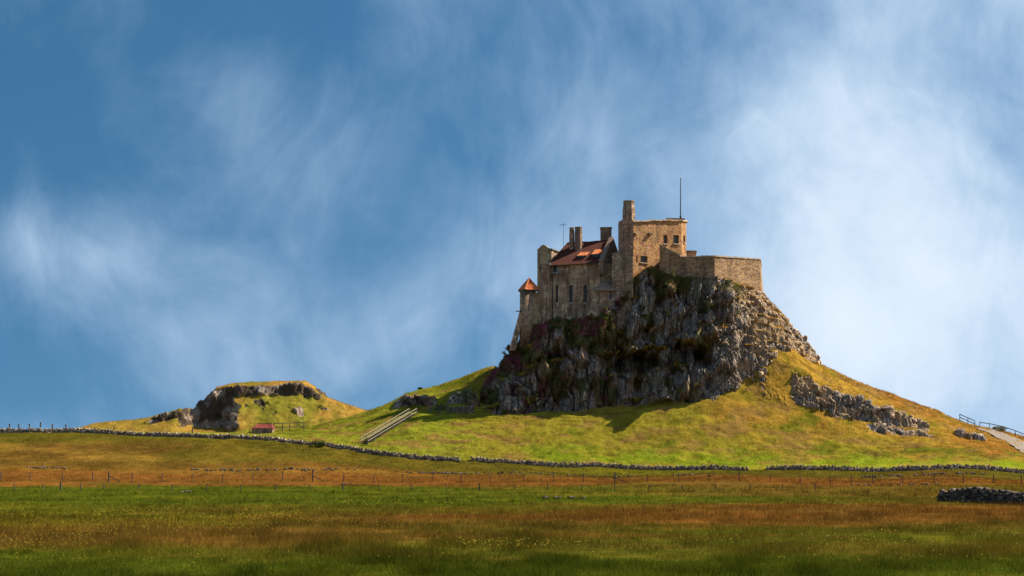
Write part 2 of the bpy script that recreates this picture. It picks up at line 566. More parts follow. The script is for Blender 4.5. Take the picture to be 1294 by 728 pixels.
for X, Y, z in ((5, 262, 13), (20, 262, 14), (35, 262, 14), (50, 268, 10), (20, 254, 13), (30, 252, 14), (8, 275, 10), (30, 278, 10), (70, 268, 6)):
    ctrl.append((X, Y, z))
CP = np.array(ctrl)
S = 50.0


def tps_fit(pts, lam=1e-3):
    A, n = pts[:, :2] / S, len(pts)
    d2 = ((A[:, None] - A[None]) ** 2).sum(-1)
    K = 0.5 * d2 * np.log(d2 + 1e-12) + np.eye(n) * lam
    Pm = np.c_[np.ones(n), A]
    L = np.zeros((n + 3, n + 3))
    L[:n, :n] = K
    L[:n, n:] = Pm
    L[n:, :n] = Pm.T
    return np.linalg.solve(L, np.r_[pts[:, 2], 0, 0, 0])


TW = tps_fit(CP)


def tps(x, y):
    x, y = np.asarray(x, float).ravel(), np.asarray(y, float).ravel()
    out = np.zeros(len(x))
    for i in range(0, len(x), 40000):
        a = np.c_[x[i:i + 40000], y[i:i + 40000]] / S
        d2 = ((a[:, None] - CP[None, :, :2] / S) ** 2).sum(-1)
        out[i:i + 40000] = (0.5 * d2 * np.log(d2 + 1e-12)) @ TW[:-3] + TW[-3] + a @ TW[-2:]
    return out


def ground0(x, y):
    """smooth ground: the surveyed surface, flat country beyond it"""
    x, y = np.asarray(x, float), np.asarray(y, float)
    z = tps(np.clip(x, -140, 145), np.clip(y, 25, 350)).reshape(x.shape)
    fade = sst(y, 300, 350) * 1.0
    fx = sst(np.abs(x), 120, 170)
    k = np.maximum(fade, fx)
    z = z * (1 - k) + k * np.where(y > 260, 1.0, np.clip((y - 195) * 0.05, 0, 2)) * (1 - sst(np.hypot(x, y), 500, 900)) 
    near = sst(y, 185, 205)
    z = z * near
    return z + 0.10 * fbm(x / 14, y / 14, 3, 3) + 0.22 * near * fbm(x / 6, y / 5, 9, 3)


def outcrops(x, y):
    """low rock steps on the hill: (columns, front edge row and distance, height)"""
    dz = np.zeros(x.shape)
    rk = np.zeros(x.shape)
    for k, (pts, hgt, wd, back) in enumerate(OUTC):
        X = np.array([wx(p[0], p[2]) for p in pts])
        Yf = np.array([p[2] for p in pts])
        Hh = np.array([p[1] for p in pts])
        xw = x + 0.9 * fbm(x / 2.2, y / 2.2, 70 + k, 3)
        yf = np.interp(xw, X, Yf) + 0.9 * fbm(x / 1.7, y / 3, 60 + k, 4)
        h = np.interp(xw, X, Hh, 0, 0) * hgt
        t_ = y - yf
        up_ = sst(t_, 0, wd)
        prof = up_ * np.exp(-np.clip(t_ - wd, 0, 99) / back)
        dz += h * prof
        rk = np.maximum(rk, sst(h, 0.1, 0.4) * sst(t_, -0.3, 0.1) * (1 - sst(t_, wd + 0.3, wd + 1.3)))
    return dz, rk


OUTC = [
    ([(998, .0, 243.4), (1015, .3, 242.6), (1032, .7, 242.0), (1055, .95, 241.6), (1090, 1.1, 241.0), (1115, 1.1, 240.7), (1140, .9, 240.6), (1165, .4, 240.5), (1180, 0, 240.2)], 2.0, 2.3, 3.5),
    ([(1090, .0, 238.4), (1115, .6, 238.4), (1150, .7, 238.0), (1178, .4, 238.0), (1192, 0, 237.8)], 0.8, 0.8, 2.5),
    ([(945, 0, 242.6), (965, .7, 242.4), (990, .9, 242.2), (1008, .3, 242.2), (1016, 0, 242)], 0.22, 1.0, 2.5),
    ([(495, 0, 259), (506, .7, 258.6), (520, .8, 257.4), (535, .9, 254.6), (546, .6, 252.5), (552, 0, 252)], 1.8, 1.6, 4.0),
    ([(560, 0, 252.5), (575, .6, 252), (592, .9, 250.6), (604, .6, 249.8), (610, 0, 249)], 1.8, 2.0, 4.0),
    ([(1205, 0, 240), (1222, .7, 239.5), (1240, .6, 238.5), (1256, 0, 238)], 0.9, 0.8, 2.0),
    ([(1080, 0, 250.5), (1110, .5, 250), (1160, .6, 249), (1200, .4, 248), (1225, 0, 247)], 0.3, 0.7, 2.0),
]

STN = [
    (586, [(530, 250), (531, 249.5), (532, 249), (533, 248), (534, 247)]),
    (598, [(510, 253), (513, 251.5), (516, 250), (519, 248.5), (524, 246.5)]),
    (610, [(488, 256), (497, 253), (506, 250.5), (514, 248.5), (524, 246)]),
    (626, [(466, 256), (480, 253.3), (494, 250.6), (508, 248.2), (524, 245.5)]),
    (645, [(441, 255.2), (460, 253), (480, 250.4), (502, 247.8), (524, 245.3)]),
    (670, [(413, 254.2), (434, 252), (460, 249.7), (490, 247.3), (523, 245)]),
    (700, [(404, 255), (427, 252), (456, 249.5), (487, 247), (521, 245)]),
    (740, [(406, 250.7), (428, 249.6), (456, 248.2), (486, 246.6), (518, 245)]),
    (775, [(389, 249.3), (416, 248.5), (450, 247.2), (481, 246), (515, 244.8)]),
    (800, [(352, 250.8), (395, 249), (440, 247.4), (476, 246), (512, 244.5)]),
    (822, [(334, 251.8), (385, 249.2), (435, 247.2), (471, 245.8), (510, 244.2)]),
    (845, [(348, 251.0), (385, 249.2), (430, 247.2), (468, 245.4), (508, 243.6)]),
    (872, [(352, 249.8), (388, 248.8), (419, 247.8), (427, 245.3), (505, 242.8)]),
    (903, [(351, 249.0), (385, 248.2), (414, 247.2), (421, 244.2), (502, 242.1)]),
    (922, [(355, 250.2), (388, 248.6), (415, 247.1), (430, 245.0), (496, 243.3)]),
    (941, [(361, 252.0), (391, 249.8), (416, 248.0), (437, 246.9), (482, 245.6)]),
    (963, [(368, 255.5), (392, 251), (416, 249), (434, 247.6), (462, 246)]),
    (1000, [(406, 255), (419, 253), (429, 251.5), (437, 250.5), (452, 249)]),
    (1040, [(461, 256.5), (465, 255.5), (469, 254.5), (473, 253.5), (477, 252.5)]),
    (1056, [(485, 256.5), (490, 255.5), (495, 254.5), (500, 253.5), (505, 252.5)]),
]


def station_tables(stn, blur=0.45):
    xs = np.linspace(wx(stn[0][0], 250), wx(stn[-1][0], 255), 1200)
    k = max(1, int(blur / (xs[1] - xs[0])))
    ker = np.exp(-0.5 * (np.arange(-3 * k, 3 * k + 1) / k) ** 2)
    ker /= ker.sum()
    Ys, Zs = [], []
    for i in range(5):
        X = [wx(s[0], s[1][i][1]) for s in stn]
        Yv = np.interp(xs, X, [s[1][i][1] for s in stn])
        Zv = np.interp(xs, X, [wz(*s[1][i]) for s in stn])
        Ys.append(np.convolve(np.pad(Yv, 3 * k, 'edge'), ker, 'valid'))
        Zs.append(np.convolve(np.pad(Zv, 3 * k, 'edge'), ker, 'valid'))
    return xs, Ys, Zs


SXS, SY, SZ = station_tables(STN)


def crag0(x, y):
    xw = x + 0.5 * fbm(x / 3, y / 3, 21, 3)
    yw = y + 0.7 * fbm(x / 2.6, y / 6, 22, 3)
    Yk = [np.interp(xw, SXS, q) for q in SY]
    Zk = [np.interp(xw, SXS, q) for q in SZ]
    z = Zk[4] - 1.6 * (Yk[4] - yw)
    for i in (3, 2, 1, 0):
        a, b = i + 1, i
        tt = np.clip((yw - Yk[a]) / np.maximum(Yk[b] - Yk[a], 0.05), 0, 1)
        z = np.where(yw >= Yk[a], Zk[a] + (Zk[b] - Zk[a]) * tt, z)
    z = z - np.clip(yw - 272, 0, 99) * 1.2
    lim = sst(xw, SXS[0] - 1, SXS[0]) * (1 - sst(xw, SXS[-1], SXS[-1] + 1))
    return np.where(lim > 0.5, z, -20.0)


def hill_height(x, y):
    g = ground0(x, y)
    dz, rk = outcrops(x, y)
    g = g + dz
    c_ = crag0(x, y)
    cr = sst(c_ - g, -0.1, 0.25)
    return np.maximum(g, c_), cr, rk


def grid(xs, ys):
    Xg, Yg = np.meshgrid(xs, ys)
    ny, nx = Xg.shape
    i = np.arange(nx * ny).reshape(ny, nx)
    Fq = np.stack([i[:-1, :-1], i[:-1, 1:], i[1:, 1:], i[1:, :-1]], -1).reshape(-1, 4)
    return Xg, Yg, Fq


def normals(Xg, Yg, Zg):
    zy, zx = np.gradient(Zg)
    zx = zx / np.gradient(Xg, axis=1)
    zy = zy / np.gradient(Yg, axis=0)
    n = np.stack([-zx, -zy, np.ones_like(zx)], -1)
    return n / np.linalg.norm(n, axis=-1, keepdims=True)


# ---- colours of the sward (plant colours; the field ones are darkened to paint in cloud shade)
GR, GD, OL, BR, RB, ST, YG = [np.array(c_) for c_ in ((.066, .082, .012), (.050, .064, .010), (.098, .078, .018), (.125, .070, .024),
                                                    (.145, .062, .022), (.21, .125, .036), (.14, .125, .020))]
smp = []


def band(py, items, Y=None):
    YY = Y if Y else 7500.0 / (py - 575.0)
    for px, c_ in items:
        smp.append((wx(px, YY), YY, *c_))


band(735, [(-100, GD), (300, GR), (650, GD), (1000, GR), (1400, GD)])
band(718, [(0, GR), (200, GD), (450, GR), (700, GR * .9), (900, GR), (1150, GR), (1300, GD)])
band(705, [(0, GR), (300, OL), (600, GR), (760, OL), (900, GR), (1200, GR)])
band(692, [(0, OL), (200, BR), (420, OL), (640, GR), (800, OL), (920, OL), (1200, OL)])
band(680, [(0, BR), (180, BR), (300, BR * .8), (500, OL), (700, OL), (900, GR), (1050, GR), (1250, OL)])
band(668, [(0, BR), (150, BR), (400, OL), (560, BR), (750, (ST + RB) / 2), (900, RB), (1000, RB), (1100, (RB + ST) / 2), (1280, OL)])
band(656, [(0, OL), (200, YG * .7), (450, OL), (560, BR), (650, RB), (760, RB), (900, RB), (1100, BR), (1280, RB)])
band(645, [(0, GR), (200, (GR + YG) / 2), (400, OL), (560, YG * .7), (700, OL), (800, RB), (950, RB), (1150, BR), (1290, RB)])
band(632, [(0, GR), (200, GR), (400, GR), (500, GR), (700, GR), (850, GR), (1000, GR), (1100, OL), (1250, BR)])
band(622, [(0, GR), (300, GR), (500, GR), (700, GR), (850, OL), (1000, BR), (1100, OL), (1250, BR)])
band(615, [(0, GR), (300, GR), (600, GR), (800, OL), (1000, BR), (1200, OL)])
for Y, it in ((207, [(px, RB * (1.15 if px < 500 else .95)) for px in range(-150, 1500, 110)]),
              (213, [(px, (RB + BR) / 2 if px > 500 else (RB + ST) / 2) for px in range(-150, 1500, 110)]),
              (219, [(-100, OL), (0, BR), (150, ST * .8), (300, BR), (450, BR), (600, OL), (800, OL), (1000, OL), (1150, BR), (1300, OL)]),
              (225, [(-100, BR), (0, BR), (150, ST), (300, OL), (450, OL), (600, OL), (800, YG * .8), (1000, YG * .6), (1300, GR)]),
              (231, [(-100, ST), (0, ST), (150, BR), (300, OL), (450, OL), (520, OL)]),
              (237, [(-100, GR), (0, OL), (150, OL), (250, YG * .9), (350, YG * .8), (430, OL)])):
    band(0, it, Y)
SMP = np.array(smp)


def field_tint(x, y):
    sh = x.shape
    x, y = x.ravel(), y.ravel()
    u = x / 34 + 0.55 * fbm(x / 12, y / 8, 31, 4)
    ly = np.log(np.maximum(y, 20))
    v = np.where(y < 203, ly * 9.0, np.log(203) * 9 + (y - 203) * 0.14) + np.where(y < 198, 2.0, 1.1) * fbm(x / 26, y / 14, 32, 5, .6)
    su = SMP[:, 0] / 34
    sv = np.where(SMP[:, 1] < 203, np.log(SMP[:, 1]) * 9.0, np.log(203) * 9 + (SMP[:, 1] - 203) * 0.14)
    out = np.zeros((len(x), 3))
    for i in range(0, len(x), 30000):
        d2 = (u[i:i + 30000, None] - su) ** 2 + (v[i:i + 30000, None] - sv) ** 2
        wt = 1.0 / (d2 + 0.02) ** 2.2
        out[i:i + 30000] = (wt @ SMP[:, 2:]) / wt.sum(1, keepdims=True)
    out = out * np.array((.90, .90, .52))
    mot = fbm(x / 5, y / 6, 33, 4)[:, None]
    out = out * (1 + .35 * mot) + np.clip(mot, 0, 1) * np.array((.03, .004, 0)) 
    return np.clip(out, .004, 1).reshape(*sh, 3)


LUSH, LIME, GOLD, RUST, DRY = [np.array(c_) for c_ in ((.105, .125, .014), (.215, .178, .025), (.325, .190, .038), (.30, .135, .034), (.34, .24, .09))]


def hill_tint(x, y, z):
    n1 = fbm(x / 9, y / 5, 41, 4)
    n2 = fbm(x / 3, y / 2, 42, 4)
    n3 = fbm(x / 16, y / 9, 43, 3)
    hi = np.clip((z - 6) / 14 + (x - 42) / 45, -0.6, 1.6)
    g = np.clip(hi * 0.9 + n1 * 1.1 + 0.26, 0, 1)[..., None]
    c_ = LIME * (1 - g) + GOLD * g
    r = np.clip((x - 44) / 34 + n3 * 1.3 + (z - 8) / 26 - 0.12, 0, 0.9)[..., None]
    c_ = c_ * (1 - r) + RUST * r
    strip = np.exp(-((y - 231.8) / 2.6) ** 2) * sst(x, -6, 6) * 0.8 + sst(-x, 5, 14) * 0.30
    fresh = (sst(-x, 2, 12) * .75)[..., None]
    c_ = c_ * (1 - fresh) + np.array((.185, .205, .022)) * fresh
    l = np.clip(n2 * 1.3 + n1 * 0.7 + strip - 0.30, 0, 0.85)[..., None]
    c_ = c_ * (1 - l) + LUSH * l
    d = np.clip((fbm(x / 4, y / 1.6, 44, 4) - 0.08) * 2.8, 0, 0.8)[..., None]
    c_ = c_ * (1 - d) + np.array((.23, .135, .05)) * d
    tr = fbm(x / 7, y / 4, 46, 3)
    tk = np.exp(-(((z * 1.15 + .12 * x * 0 + 1.4 * tr) % 1.0 - .5) / .13) ** 2) * np.clip(.45 + 1.4 * fbm(x / 6, y / 3, 47, 3), 0, 1)
    tk = (tk * .55)[..., None]
    c_ = c_ * (1 - tk) + np.array((.135, .085, .028)) * tk
    fr = (np.exp(-((y - np.interp(x, WXS, WYS) - 3.6) / 2.6) ** 2) * sst(x, -2, 10) * np.clip(.75 + n2 * 1.2, 0, .95))[..., None]
    return (c_ * (1 - fr) + np.array((.17, .215, .016)) * fr) * np.array((1, 1, .75))


WXS = np.array([wx(p[0], p[2]) for p in WALL])
WYS = np.array([p[2] for p in WALL])
WZS = np.array([wz(p[1], p[2]) for p in WALL])


def sward(x, y, z):
    """field grasses in front of the boundary wall, hill turf behind it"""
    k = (sst(y - np.interp(x, WXS, WYS), -0.6, 0.6) * (1 - sst(x, 92, 112)))[..., None]
    return field_tint(x, np.clip(y, 30, 245)) * (1 - k) + hill_tint(x, y, z) * k


# ---- the wide ground
xs = np.unique(np.r_[-6000, -3000, -1500, -800, np.linspace(-400, -130, 28), np.linspace(-130, 130, 326), np.linspace(130, 400, 28), 800, 1500, 3000, 6000])
ys = np.unique(np.r_[-3000, -1000, -300, -100, np.linspace(-30, 40, 15), np.linspace(40, 190, 201), np.linspace(190, 262, 145), np.linspace(262, 480, 60), 600, 900, 1500, 3000, 6000])
Xg, Yg, Fq = grid(xs, ys)
Zg = ground0(Xg, Yg)
HX0, HX1, HY0, HY1 = -47.0, 100.0, 226.5, 300.0


def inside(x, y, x0, x1, y0, y1, m_):
    return sst(x, x0, x0 + m_) * (1 - sst(x, x1 - m_, x1)) * sst(y, y0, y0 + m_) * (1 - sst(y, y1 - m_, y1))


Zg = Zg - 1.0 * inside(Xg, Yg, HX0 + .5, HX1 - .5, HY0 + .5, HY1 - .5, 3.0) - 0.8 * inside(Xg, Yg, -124, -26, 352, 438, 5.0)
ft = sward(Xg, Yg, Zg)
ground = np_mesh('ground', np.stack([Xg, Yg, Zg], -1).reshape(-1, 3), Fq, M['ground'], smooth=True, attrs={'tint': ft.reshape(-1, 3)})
tag(ground, 'wide field of green and brown rough grass below the hill', kind='structure')

# ---- the castle hill, finely gridded; steep rock becomes the crag
xs = np.r_[np.arange(HX0, -10, 0.26), np.arange(-10, 58, 0.10), np.arange(58, HX1, 0.2)]
ys = np.r_[np.arange(HY0, 241.5, 0.22), np.arange(241.5, 259.5, 0.085), np.arange(259.5, 270, 0.3), np.arange(270, HY1 + 1, 1.5)]
Xg, Yg, Fq = grid(xs, ys)
Zg, CR, RK = hill_height(Xg, Yg)
edge = 1 - inside(Xg, Yg, HX0, HX1, HY0, HY1, 2.0)
right = sst(Xg + 1.5 * fbm(Xg / 3, Yg / 3, 121, 3), 35.5, 40.5)


def terrace(z, per, tilt, seed, lo=.35, hi=.75):
    s_ = tilt * (Xg - 40) + .35 * per * fbm(Xg / 3.5, Yg / 3, seed, 3)
    q = (z + s_) / per
    fr_ = q - np.floor(q)
    return (np.floor(q) + sst(fr_, lo, hi)) * per - s_


under = sst(np.interp(Xg, SXS, SZ[0]) - Zg, .3, 1.6)
Zg = Zg + (terrace(Zg, 1.5, .28, 122) - Zg) * .9 * right * CR * under
Zg = Zg + (terrace(Zg, 4.4, -.22, 123, .25, .9) - Zg) * .75 * (1 - right) * CR * under
N = normals(Xg, Yg, Zg)
steep = 1 - N[..., 2]
rock = np.clip(np.maximum(CR * sst(steep - .12 * right + 0.25 * fbm(Xg / 3, Zg / 2, 50, 3), 0.12, 0.30), RK), 0, 1)
# grassy ledge in front of the battery and golden turf among the rocks of the right shoulder
ledge = sst(Xg, 28, 31) * (1 - sst(Xg, 40, 44)) * sst(Zg, 21.5, 23) * (1 - sst(Zg, 25.5, 26.5)) * sst(fbm(Xg / 2, Yg / 2, 55, 3), -0.05, 0.2) * (steep < 0.45)
rock = rock * (1 - 0.9 * ledge)

# joints, columns and lumps pushed out along the surface normal
U, W_ = Xg - 0.22 * (Zg - 20) + 0.35 * Yg, Zg
U = U + 0.5 * fbm(Xg / 2.2, Zg / 2.5, 80, 3)
big_ = fbm(Xg / 5, Zg / 7, 81, 3) * 1.5
id1, f1, e1, t1 = voro(U / 1.35, W_ / 5.5 + 0.25 * U, 82)
id2, f2, e2, t2 = voro(U / 0.55, W_ / 2.2, 83)
id3, f3, e3, t3 = voro(Xg / 1.6 + Yg / 2, Zg / 1.0 + Xg * 0.25, 84)
id4, f4, e4, t4 = voro(Xg / 0.8, Zg / 0.5 + Yg / 1.3, 85)
cols = (id1 - 0.5) * 1.7 + t1 * 0.9 + (id2 - 0.5) * 0.55 + t2 * .3 - 0.55 * (1 - sst(e1, 0, 0.14)) - 0.10 * (1 - sst(e2, 0, 0.15))
blk = (id3 - 0.5) * 0.95 + t3 * 0.35 + (id4 - 0.5) * 0.5 - 0.2 * (1 - sst(e3, 0, 0.1)) - 0.12 * (1 - sst(e4, 0, .15))
id6, f6, e6, t6 = voro(Xg / 1.8 + .3 * Yg, Zg / 1.0 + .3 * Xg, 125)
fac0 = (id6 - .5) * .9 + t6 * .7 - .3 * (1 - sst(e6, 0, .12))
terr = ((Zg + .25 * Xg + .6 * fbm(Xg / 2.5, Yg / 2.5, 120, 3)) / 1.5) % 1.0
idb, fb, eb, tb = voro((Xg - .35 * Zg) / 4.5 + .3 * fbm(Xg / 3, Zg / 3, 127, 3), (Zg + .3 * Xg) / 5.5, 128)
slab = (idb - .5) * 2.0 + tb * 1.6 - .5 * (1 - sst(eb, 0, .07))
d = slab * (1 - right) + big_ * (.6 - .2 * right) + cols * (1 - right) + (blk * .3 + fac0 * .6) * right + 0.12 * fbm(Xg * 2, Zg * 2, 86, 3)
onlyrk = (1 - CR)
id5, f5, e5, t5 = voro(Xg / 1.5 + .4 * Yg + .4 * fbm(Xg, Zg, 126, 2), Zg / 1.1 - .5 * Yg, 124)
fac = (id5 - .5) * 1.0 + t5 * .8 + (id2 - .5) * .3 - .35 * (1 - sst(e5, 0, .12))
d = d * (1 - onlyrk) + (fac + 0.12 * fbm(Xg * 1.5, Zg * 2, 87, 3)) * onlyrk
# gully lines running down the face
gul = np.exp(-((Xg - 22.5 - 0.25 * (Zg - 22) + 0.8 * fbm(Zg / 3, Zg * 0, 88, 2)) / 0.8) ** 2) + 0.8 * np.exp(-((Xg - 16 - 0.3 * (Zg - 18) + 0.8 * fbm(Zg / 3, Zg * 0 + 5, 89, 2)) / 0.7) ** 2)
d = d - 1.3 * gul * CR
top_fade = 1 - sst(Yg, 258, 262)
soft = rock * top_fade * (1 - edge)
d = d * soft * (1 - 0.65 * np.clip(1 - np.abs(Zg - np.interp(Xg, SXS, SZ[0]) + 0.6) / 2.2, 0, 1) * (1 - right))
# vertices next to walls stay near their place so the castle keeps its footing
PX = Xg + N[..., 0] * d
PY = Yg + N[..., 1] * d
PZ = Zg + N[..., 2] * d * 0.8


# two hollows with overhanging brows: pushed back into the rock
def hollow(px, py, Y, rx, rz, depth, tilt=0.0):
    global PX, PY, PZ
    X0, Z0 = wx(px, Y), wz(py, Y)
    a = (PX - X0 + tilt * (PZ - Z0)) / rx
    b = (PZ - Z0) / rz
    r_ = np.sqrt(a * a + b * b) + 0.25 * fbm(PX / 1.2, PZ / 1.2, 90, 3)
    k = (1 - sst(r_, 0.78, 1.02)) * (b > -1.2) * (Yg < 252)
    PY = PY + depth * k * np.clip(0.75 + 0.5 * b, 0.15, 1.2)
    PZ = PZ - 0.35 * k * depth * np.clip(b, 0, 1) * 0.0


hollow(804, 461, 246.8, 3.9, 2.2, 6.5, -0.25)
hollow(876, 448, 244.5, 2.9, 2.6, 5.5, 0.5)
hollow(893, 452, 244.5, 1.0, 1.4, 2.2, 0.2)
hollow(655, 500, 247.5, 1.8, 2.2, 1.4)
PZ = PZ + (1 - rock) * (1 - edge) * (0.26 * fbm(Xg / 1.7, Yg / 1.1, 91, 4) + 0.16 * fbm(Xg / 5, (Yg + .2 * Xg) / .8, 93, 3) + 0.10 * sst(Xg, 45, 60) * fbm(Xg / 1.0, Yg / 0.7, 92, 3))
PZ = PZ - 0.03 * edge

# plant cover on the rock, with sunlight painted tan on the right: (r, g, b, cover)
tint = sward(Xg, Yg, Zg)
vf = fbm(Xg / 3.2, Zg / 3.2, 95, 4)
vf2 = fbm(Xg / 1.3, Zg / 1.6, 96, 3)
leftish = 1 - sst(Xg, 13, 24)
cover = np.clip(0.29 + 0.40 * leftish + vf * 0.8 + vf2 * 0.4 + (0.45 - steep) * 0.5, 0, 1)
cover = cover + .34 * np.maximum(right, .55 * sst(Xg + .35 * (22 - Zg), 29, 36)) - .06 * onlyrk - 0.35 * sst(14.5 - Zg, -1, 2) * sst(-steep, -0.9, -0.1)
nearwall = np.clip(1 - np.abs(Zg - np.interp(Xg, SXS, SZ[0]) + 1.5) / 2.8, 0, 1)
cover = cover + 0.45 * nearwall * (1 - right) + 0.5 * gul
cover = np.clip(cover, 0, 1)
SHR = np.array((.098, .100, .030))
HEA = np.array((.22, .085, .075))
BRK = np.array((.20, .120, .055))
pr = np.clip(leftish * (0.25 + fbm(Xg / 2.5, Zg / 2.5, 97, 3) * 1.2), 0, 1)
bk = np.clip(0.35 + fbm(Xg / 3, Zg / 2, 98, 3) * 1.3, 0, 1)[..., None]
pc = (SHR * (1 - bk) + BRK * bk)
pc = pc * (1 - pr[..., None]) + HEA * pr[..., None]
sun_warm = sst(Xg + .35 * (22 - Zg) + 2 * fbm(Xg / 3, Zg / 3, 129, 3), 29, 36)
golden = np.clip(np.maximum(right, sun_warm) * 0.95 + onlyrk * 0.1, 0, .95)[..., None]  # tan for dry grass and for sunlight painted on the right-hand rock
pc = pc * (1 - golden) + np.array((.46, .31, .18)) * golden
crag_cover = np.concatenate([pc, cover[..., None]], -1)

V = np.stack([PX, PY, PZ], -1).reshape(-1, 3)
rq = rock.ravel()[Fq].mean(1) > 0.5


def submesh(name, faces, mat, attr):
    used, inv = np.unique(faces, return_inverse=True)
    return np_mesh(name, V[used], inv.reshape(-1, 4), mat, smooth=True, attrs={'tint': attr[used]})


hill = tag(submesh('hill', Fq[~rq], M['hillgrass'], tint.reshape(-1, 3)), 'steep castle hill of golden and lime green turf', kind='structure')
crag = tag(submesh('crag', Fq[rq], M['rock'], crag_cover.reshape(-1, 4)), 'dark jointed rock crag carrying the castle', kind='structure')
CRAGV = dict(x=PX, y=PY, z=PZ, rock=rock, cover=cover, right=right, pr=pr, nearwall=nearwall, N=N, gul=gul, CR=CR)
HXS, HYS = xs, ys


def gz(x, y):
    """surface height used to stand things on"""
    x, y = np.atleast_1d(np.asarray(x, float)), np.atleast_1d(np.asarray(y, float))
    z, _, _ = hill_height(x, y)
    return z


# ---- the far mound with its cliff
FST = {'sky': [(-40, 560), (60, 550), (105, 543), (125, 537), (150, 534), (180, 531), (205, 528), (225, 523), (240, 517), (250, 519), (262, 507), (276, 489), (292, 484), (330, 482.5), (362, 481.5),
               (386, 481), (398, 489), (408, 500), (425, 507), (445, 514), (466, 520), (500, 530), (540, 545), (600, 560)]}
xs = np.arange(-126, -24, 0.26)
ys = np.r_[np.arange(350, 366, 0.6), np.arange(366, 404, 0.22), np.arange(404, 440, 1.2)]
Xg, Yg, Fq = grid(xs, ys)
YR = 400.0
sx = np.array([wx(a, YR) for a, b in FST['sky']])
szv = np.array([wz(b, YR) for a, b in FST['sky']])
ridge = np.interp(Xg, sx, szv)
xc = wx(340, YR)
plate = sst(Xg, wx(255, YR), wx(290, YR)) * (1 - sst(Xg, wx(390, YR), wx(420, YR)))
base_z = ground0(Xg, Yg) * 0 + 6.0
yfoot = 372.0
slope_t = np.clip((Yg - yfoot) / (392.0 - yfoot), 0, 1)
yw = Yg + 1.2 * fbm(Xg / 4, Yg / 6, 100, 3)
# grassy apron up to the band of cliff, then the band, then the top
zap = 6.0 + (ridge - 6.0) * np.clip(((yw - 370) / 22.0), 0, 1) ** 0.9 * (1 - 0.20 * plate)
cl = plate * sst(yw, 391.0, 392.2)
zfar = zap + (ridge - 6) * (0.12 * cl + 0.08 * plate * sst(yw, 392.2, 401)) - 0.075 * np.clip(Yg - 402, 0, 99) ** 1.3
# the big cliff facing left: cut the apron away left of a leaning line
cutx = wx(300, 392) + (np.clip(zfar, 6, 30) - 24) * 0.0 + (392 - Yg) * 0.25 + 1.6 * fbm(Yg / 5, Xg / 8, 101, 3)
cut = sst(cutx - Xg, 0.0, 4.5) * sst(Xg, wx(236, 392) - 2, wx(250, 392)) * (1 - sst(Yg, 391, 396))
zfar = zfar * (1 - cut) + np.minimum(zfar, 8.5 + 0.12 * np.clip(Yg - 370, 0, 30)) * cut
gpos = ground0(Xg, Yg)
em = inside(Xg, Yg, -126, -24, 350, 440, 6.0)
zfar = np.maximum(zfar * em + gpos * (1 - em), gpos - 0.05)
N = normals(Xg, Yg, zfar)
steep = 1 - N[..., 2]
rockf = sst(steep + 0.12 * fbm(Xg / 3, Yg / 3, 102, 3), 0.20, 0.34)
rockf = np.maximum(rockf, plate * sst(yw, 390.4, 391.2) * (1 - sst(yw, 392.6, 393.4)))
lowc = sst(Xg, wx(185, 392), wx(200, 392)) * (1 - sst(Xg, wx(242, 392), wx(250, 392)))
lowr = lowc * sst(yw, 385.5, 386.5) * (1 - sst(yw, 388.5, 389.3)) * sst(fbm(Xg / 4, Yg / 6, 103, 3), -.25, 0)
zfar = zfar + 1.6 * lowc * sst(yw, 385.8, 387.2) * np.exp(-np.clip(yw - 387, 0, 9) / 4) * sst(fbm(Xg / 4, Yg / 6, 103, 3), -.25, 0)
rockf = np.maximum(rockf, lowr)
N = normals(Xg, Yg, zfar)
id1, f1, e1, t1 = voro(Xg / 1.9 + Yg / 2.5, zfar / 3.5, 104)
id2, f2, e2, t2 = voro(Xg / 0.8 + Yg / 1.2, zfar / 1.2, 105)
d = (fbm(Xg / 4, zfar / 4, 106, 3) * 1.0 + (id1 - .5) * 1.1 + t1 * .5 + (id2 - .5) * .5 - .3 * (1 - sst(e1, 0, .12))) * rockf * em
V = np.stack([Xg + N[..., 0] * d, Yg + N[..., 1] * d, zfar + N[..., 2] * d * .7 + (1 - rockf) * em * .25 * fbm(Xg / 2.5, Yg / 2, 107, 4)], -1).reshape(-1, 3)
FARV = V.reshape(*Xg.shape, 3)
n1 = fbm(Xg / 9, Yg / 7, 108, 4)
topg = np.clip(plate * sst(zfar, 19, 22) + sst(-Xg, 62, 72) * .7 + sst(Xg, wx(395, 395), wx(420, 395)) * .8 + n1 * .7, 0, 1)[..., None]
tf = (LIME * .75 + LUSH * .25) * (1 - topg) + (GOLD * .7 + RUST * .3) * topg
l = np.clip(n1 * 1.2 + fbm(Xg / 3, Yg / 3, 109, 3) * .8, 0, .6)[..., None]
tf = tf * (1 - l) + LUSH * l
rq = rockf.ravel()[Fq].mean(1) > 0.5
cf = np.concatenate([np.broadcast_to(np.array((.085, .06, .04)), (*Xg.shape, 3)), np.clip(.56 + .7 * fbm(Xg / 3, zfar / 3, 110, 4), 0, 1)[..., None]], -1)  # dark brown painted over the far cliff for the shade on it
tag(submesh('mound', Fq[~rq], M['hillgrass'], tf.reshape(-1, 3)), 'far flat topped grassy mound', kind='structure')
tag(submesh('cliff', Fq[rq], M['rock'], cf.reshape(-1, 4)), 'dark rock cliff on the far flat topped mound', kind='structure')

# ------------------------------------------------------------------ the castle
CR0 = Vector((18.0, 254.0, 27.0))
castle = root('castle', 'old stone castle with red tiled roof and chimneys on top of the crag', 'castle', CR0)


def on_line(A, B, px):
    """parameter t on the plan line A-B whose point shows at photo column px"""
    k = (px - CX) / F
    # A.x + t dx = k (A.y + t dy)
    return (k * A[1] - A[0]) / ((B[0] - A[0]) - k * (B[1] - A[1]))


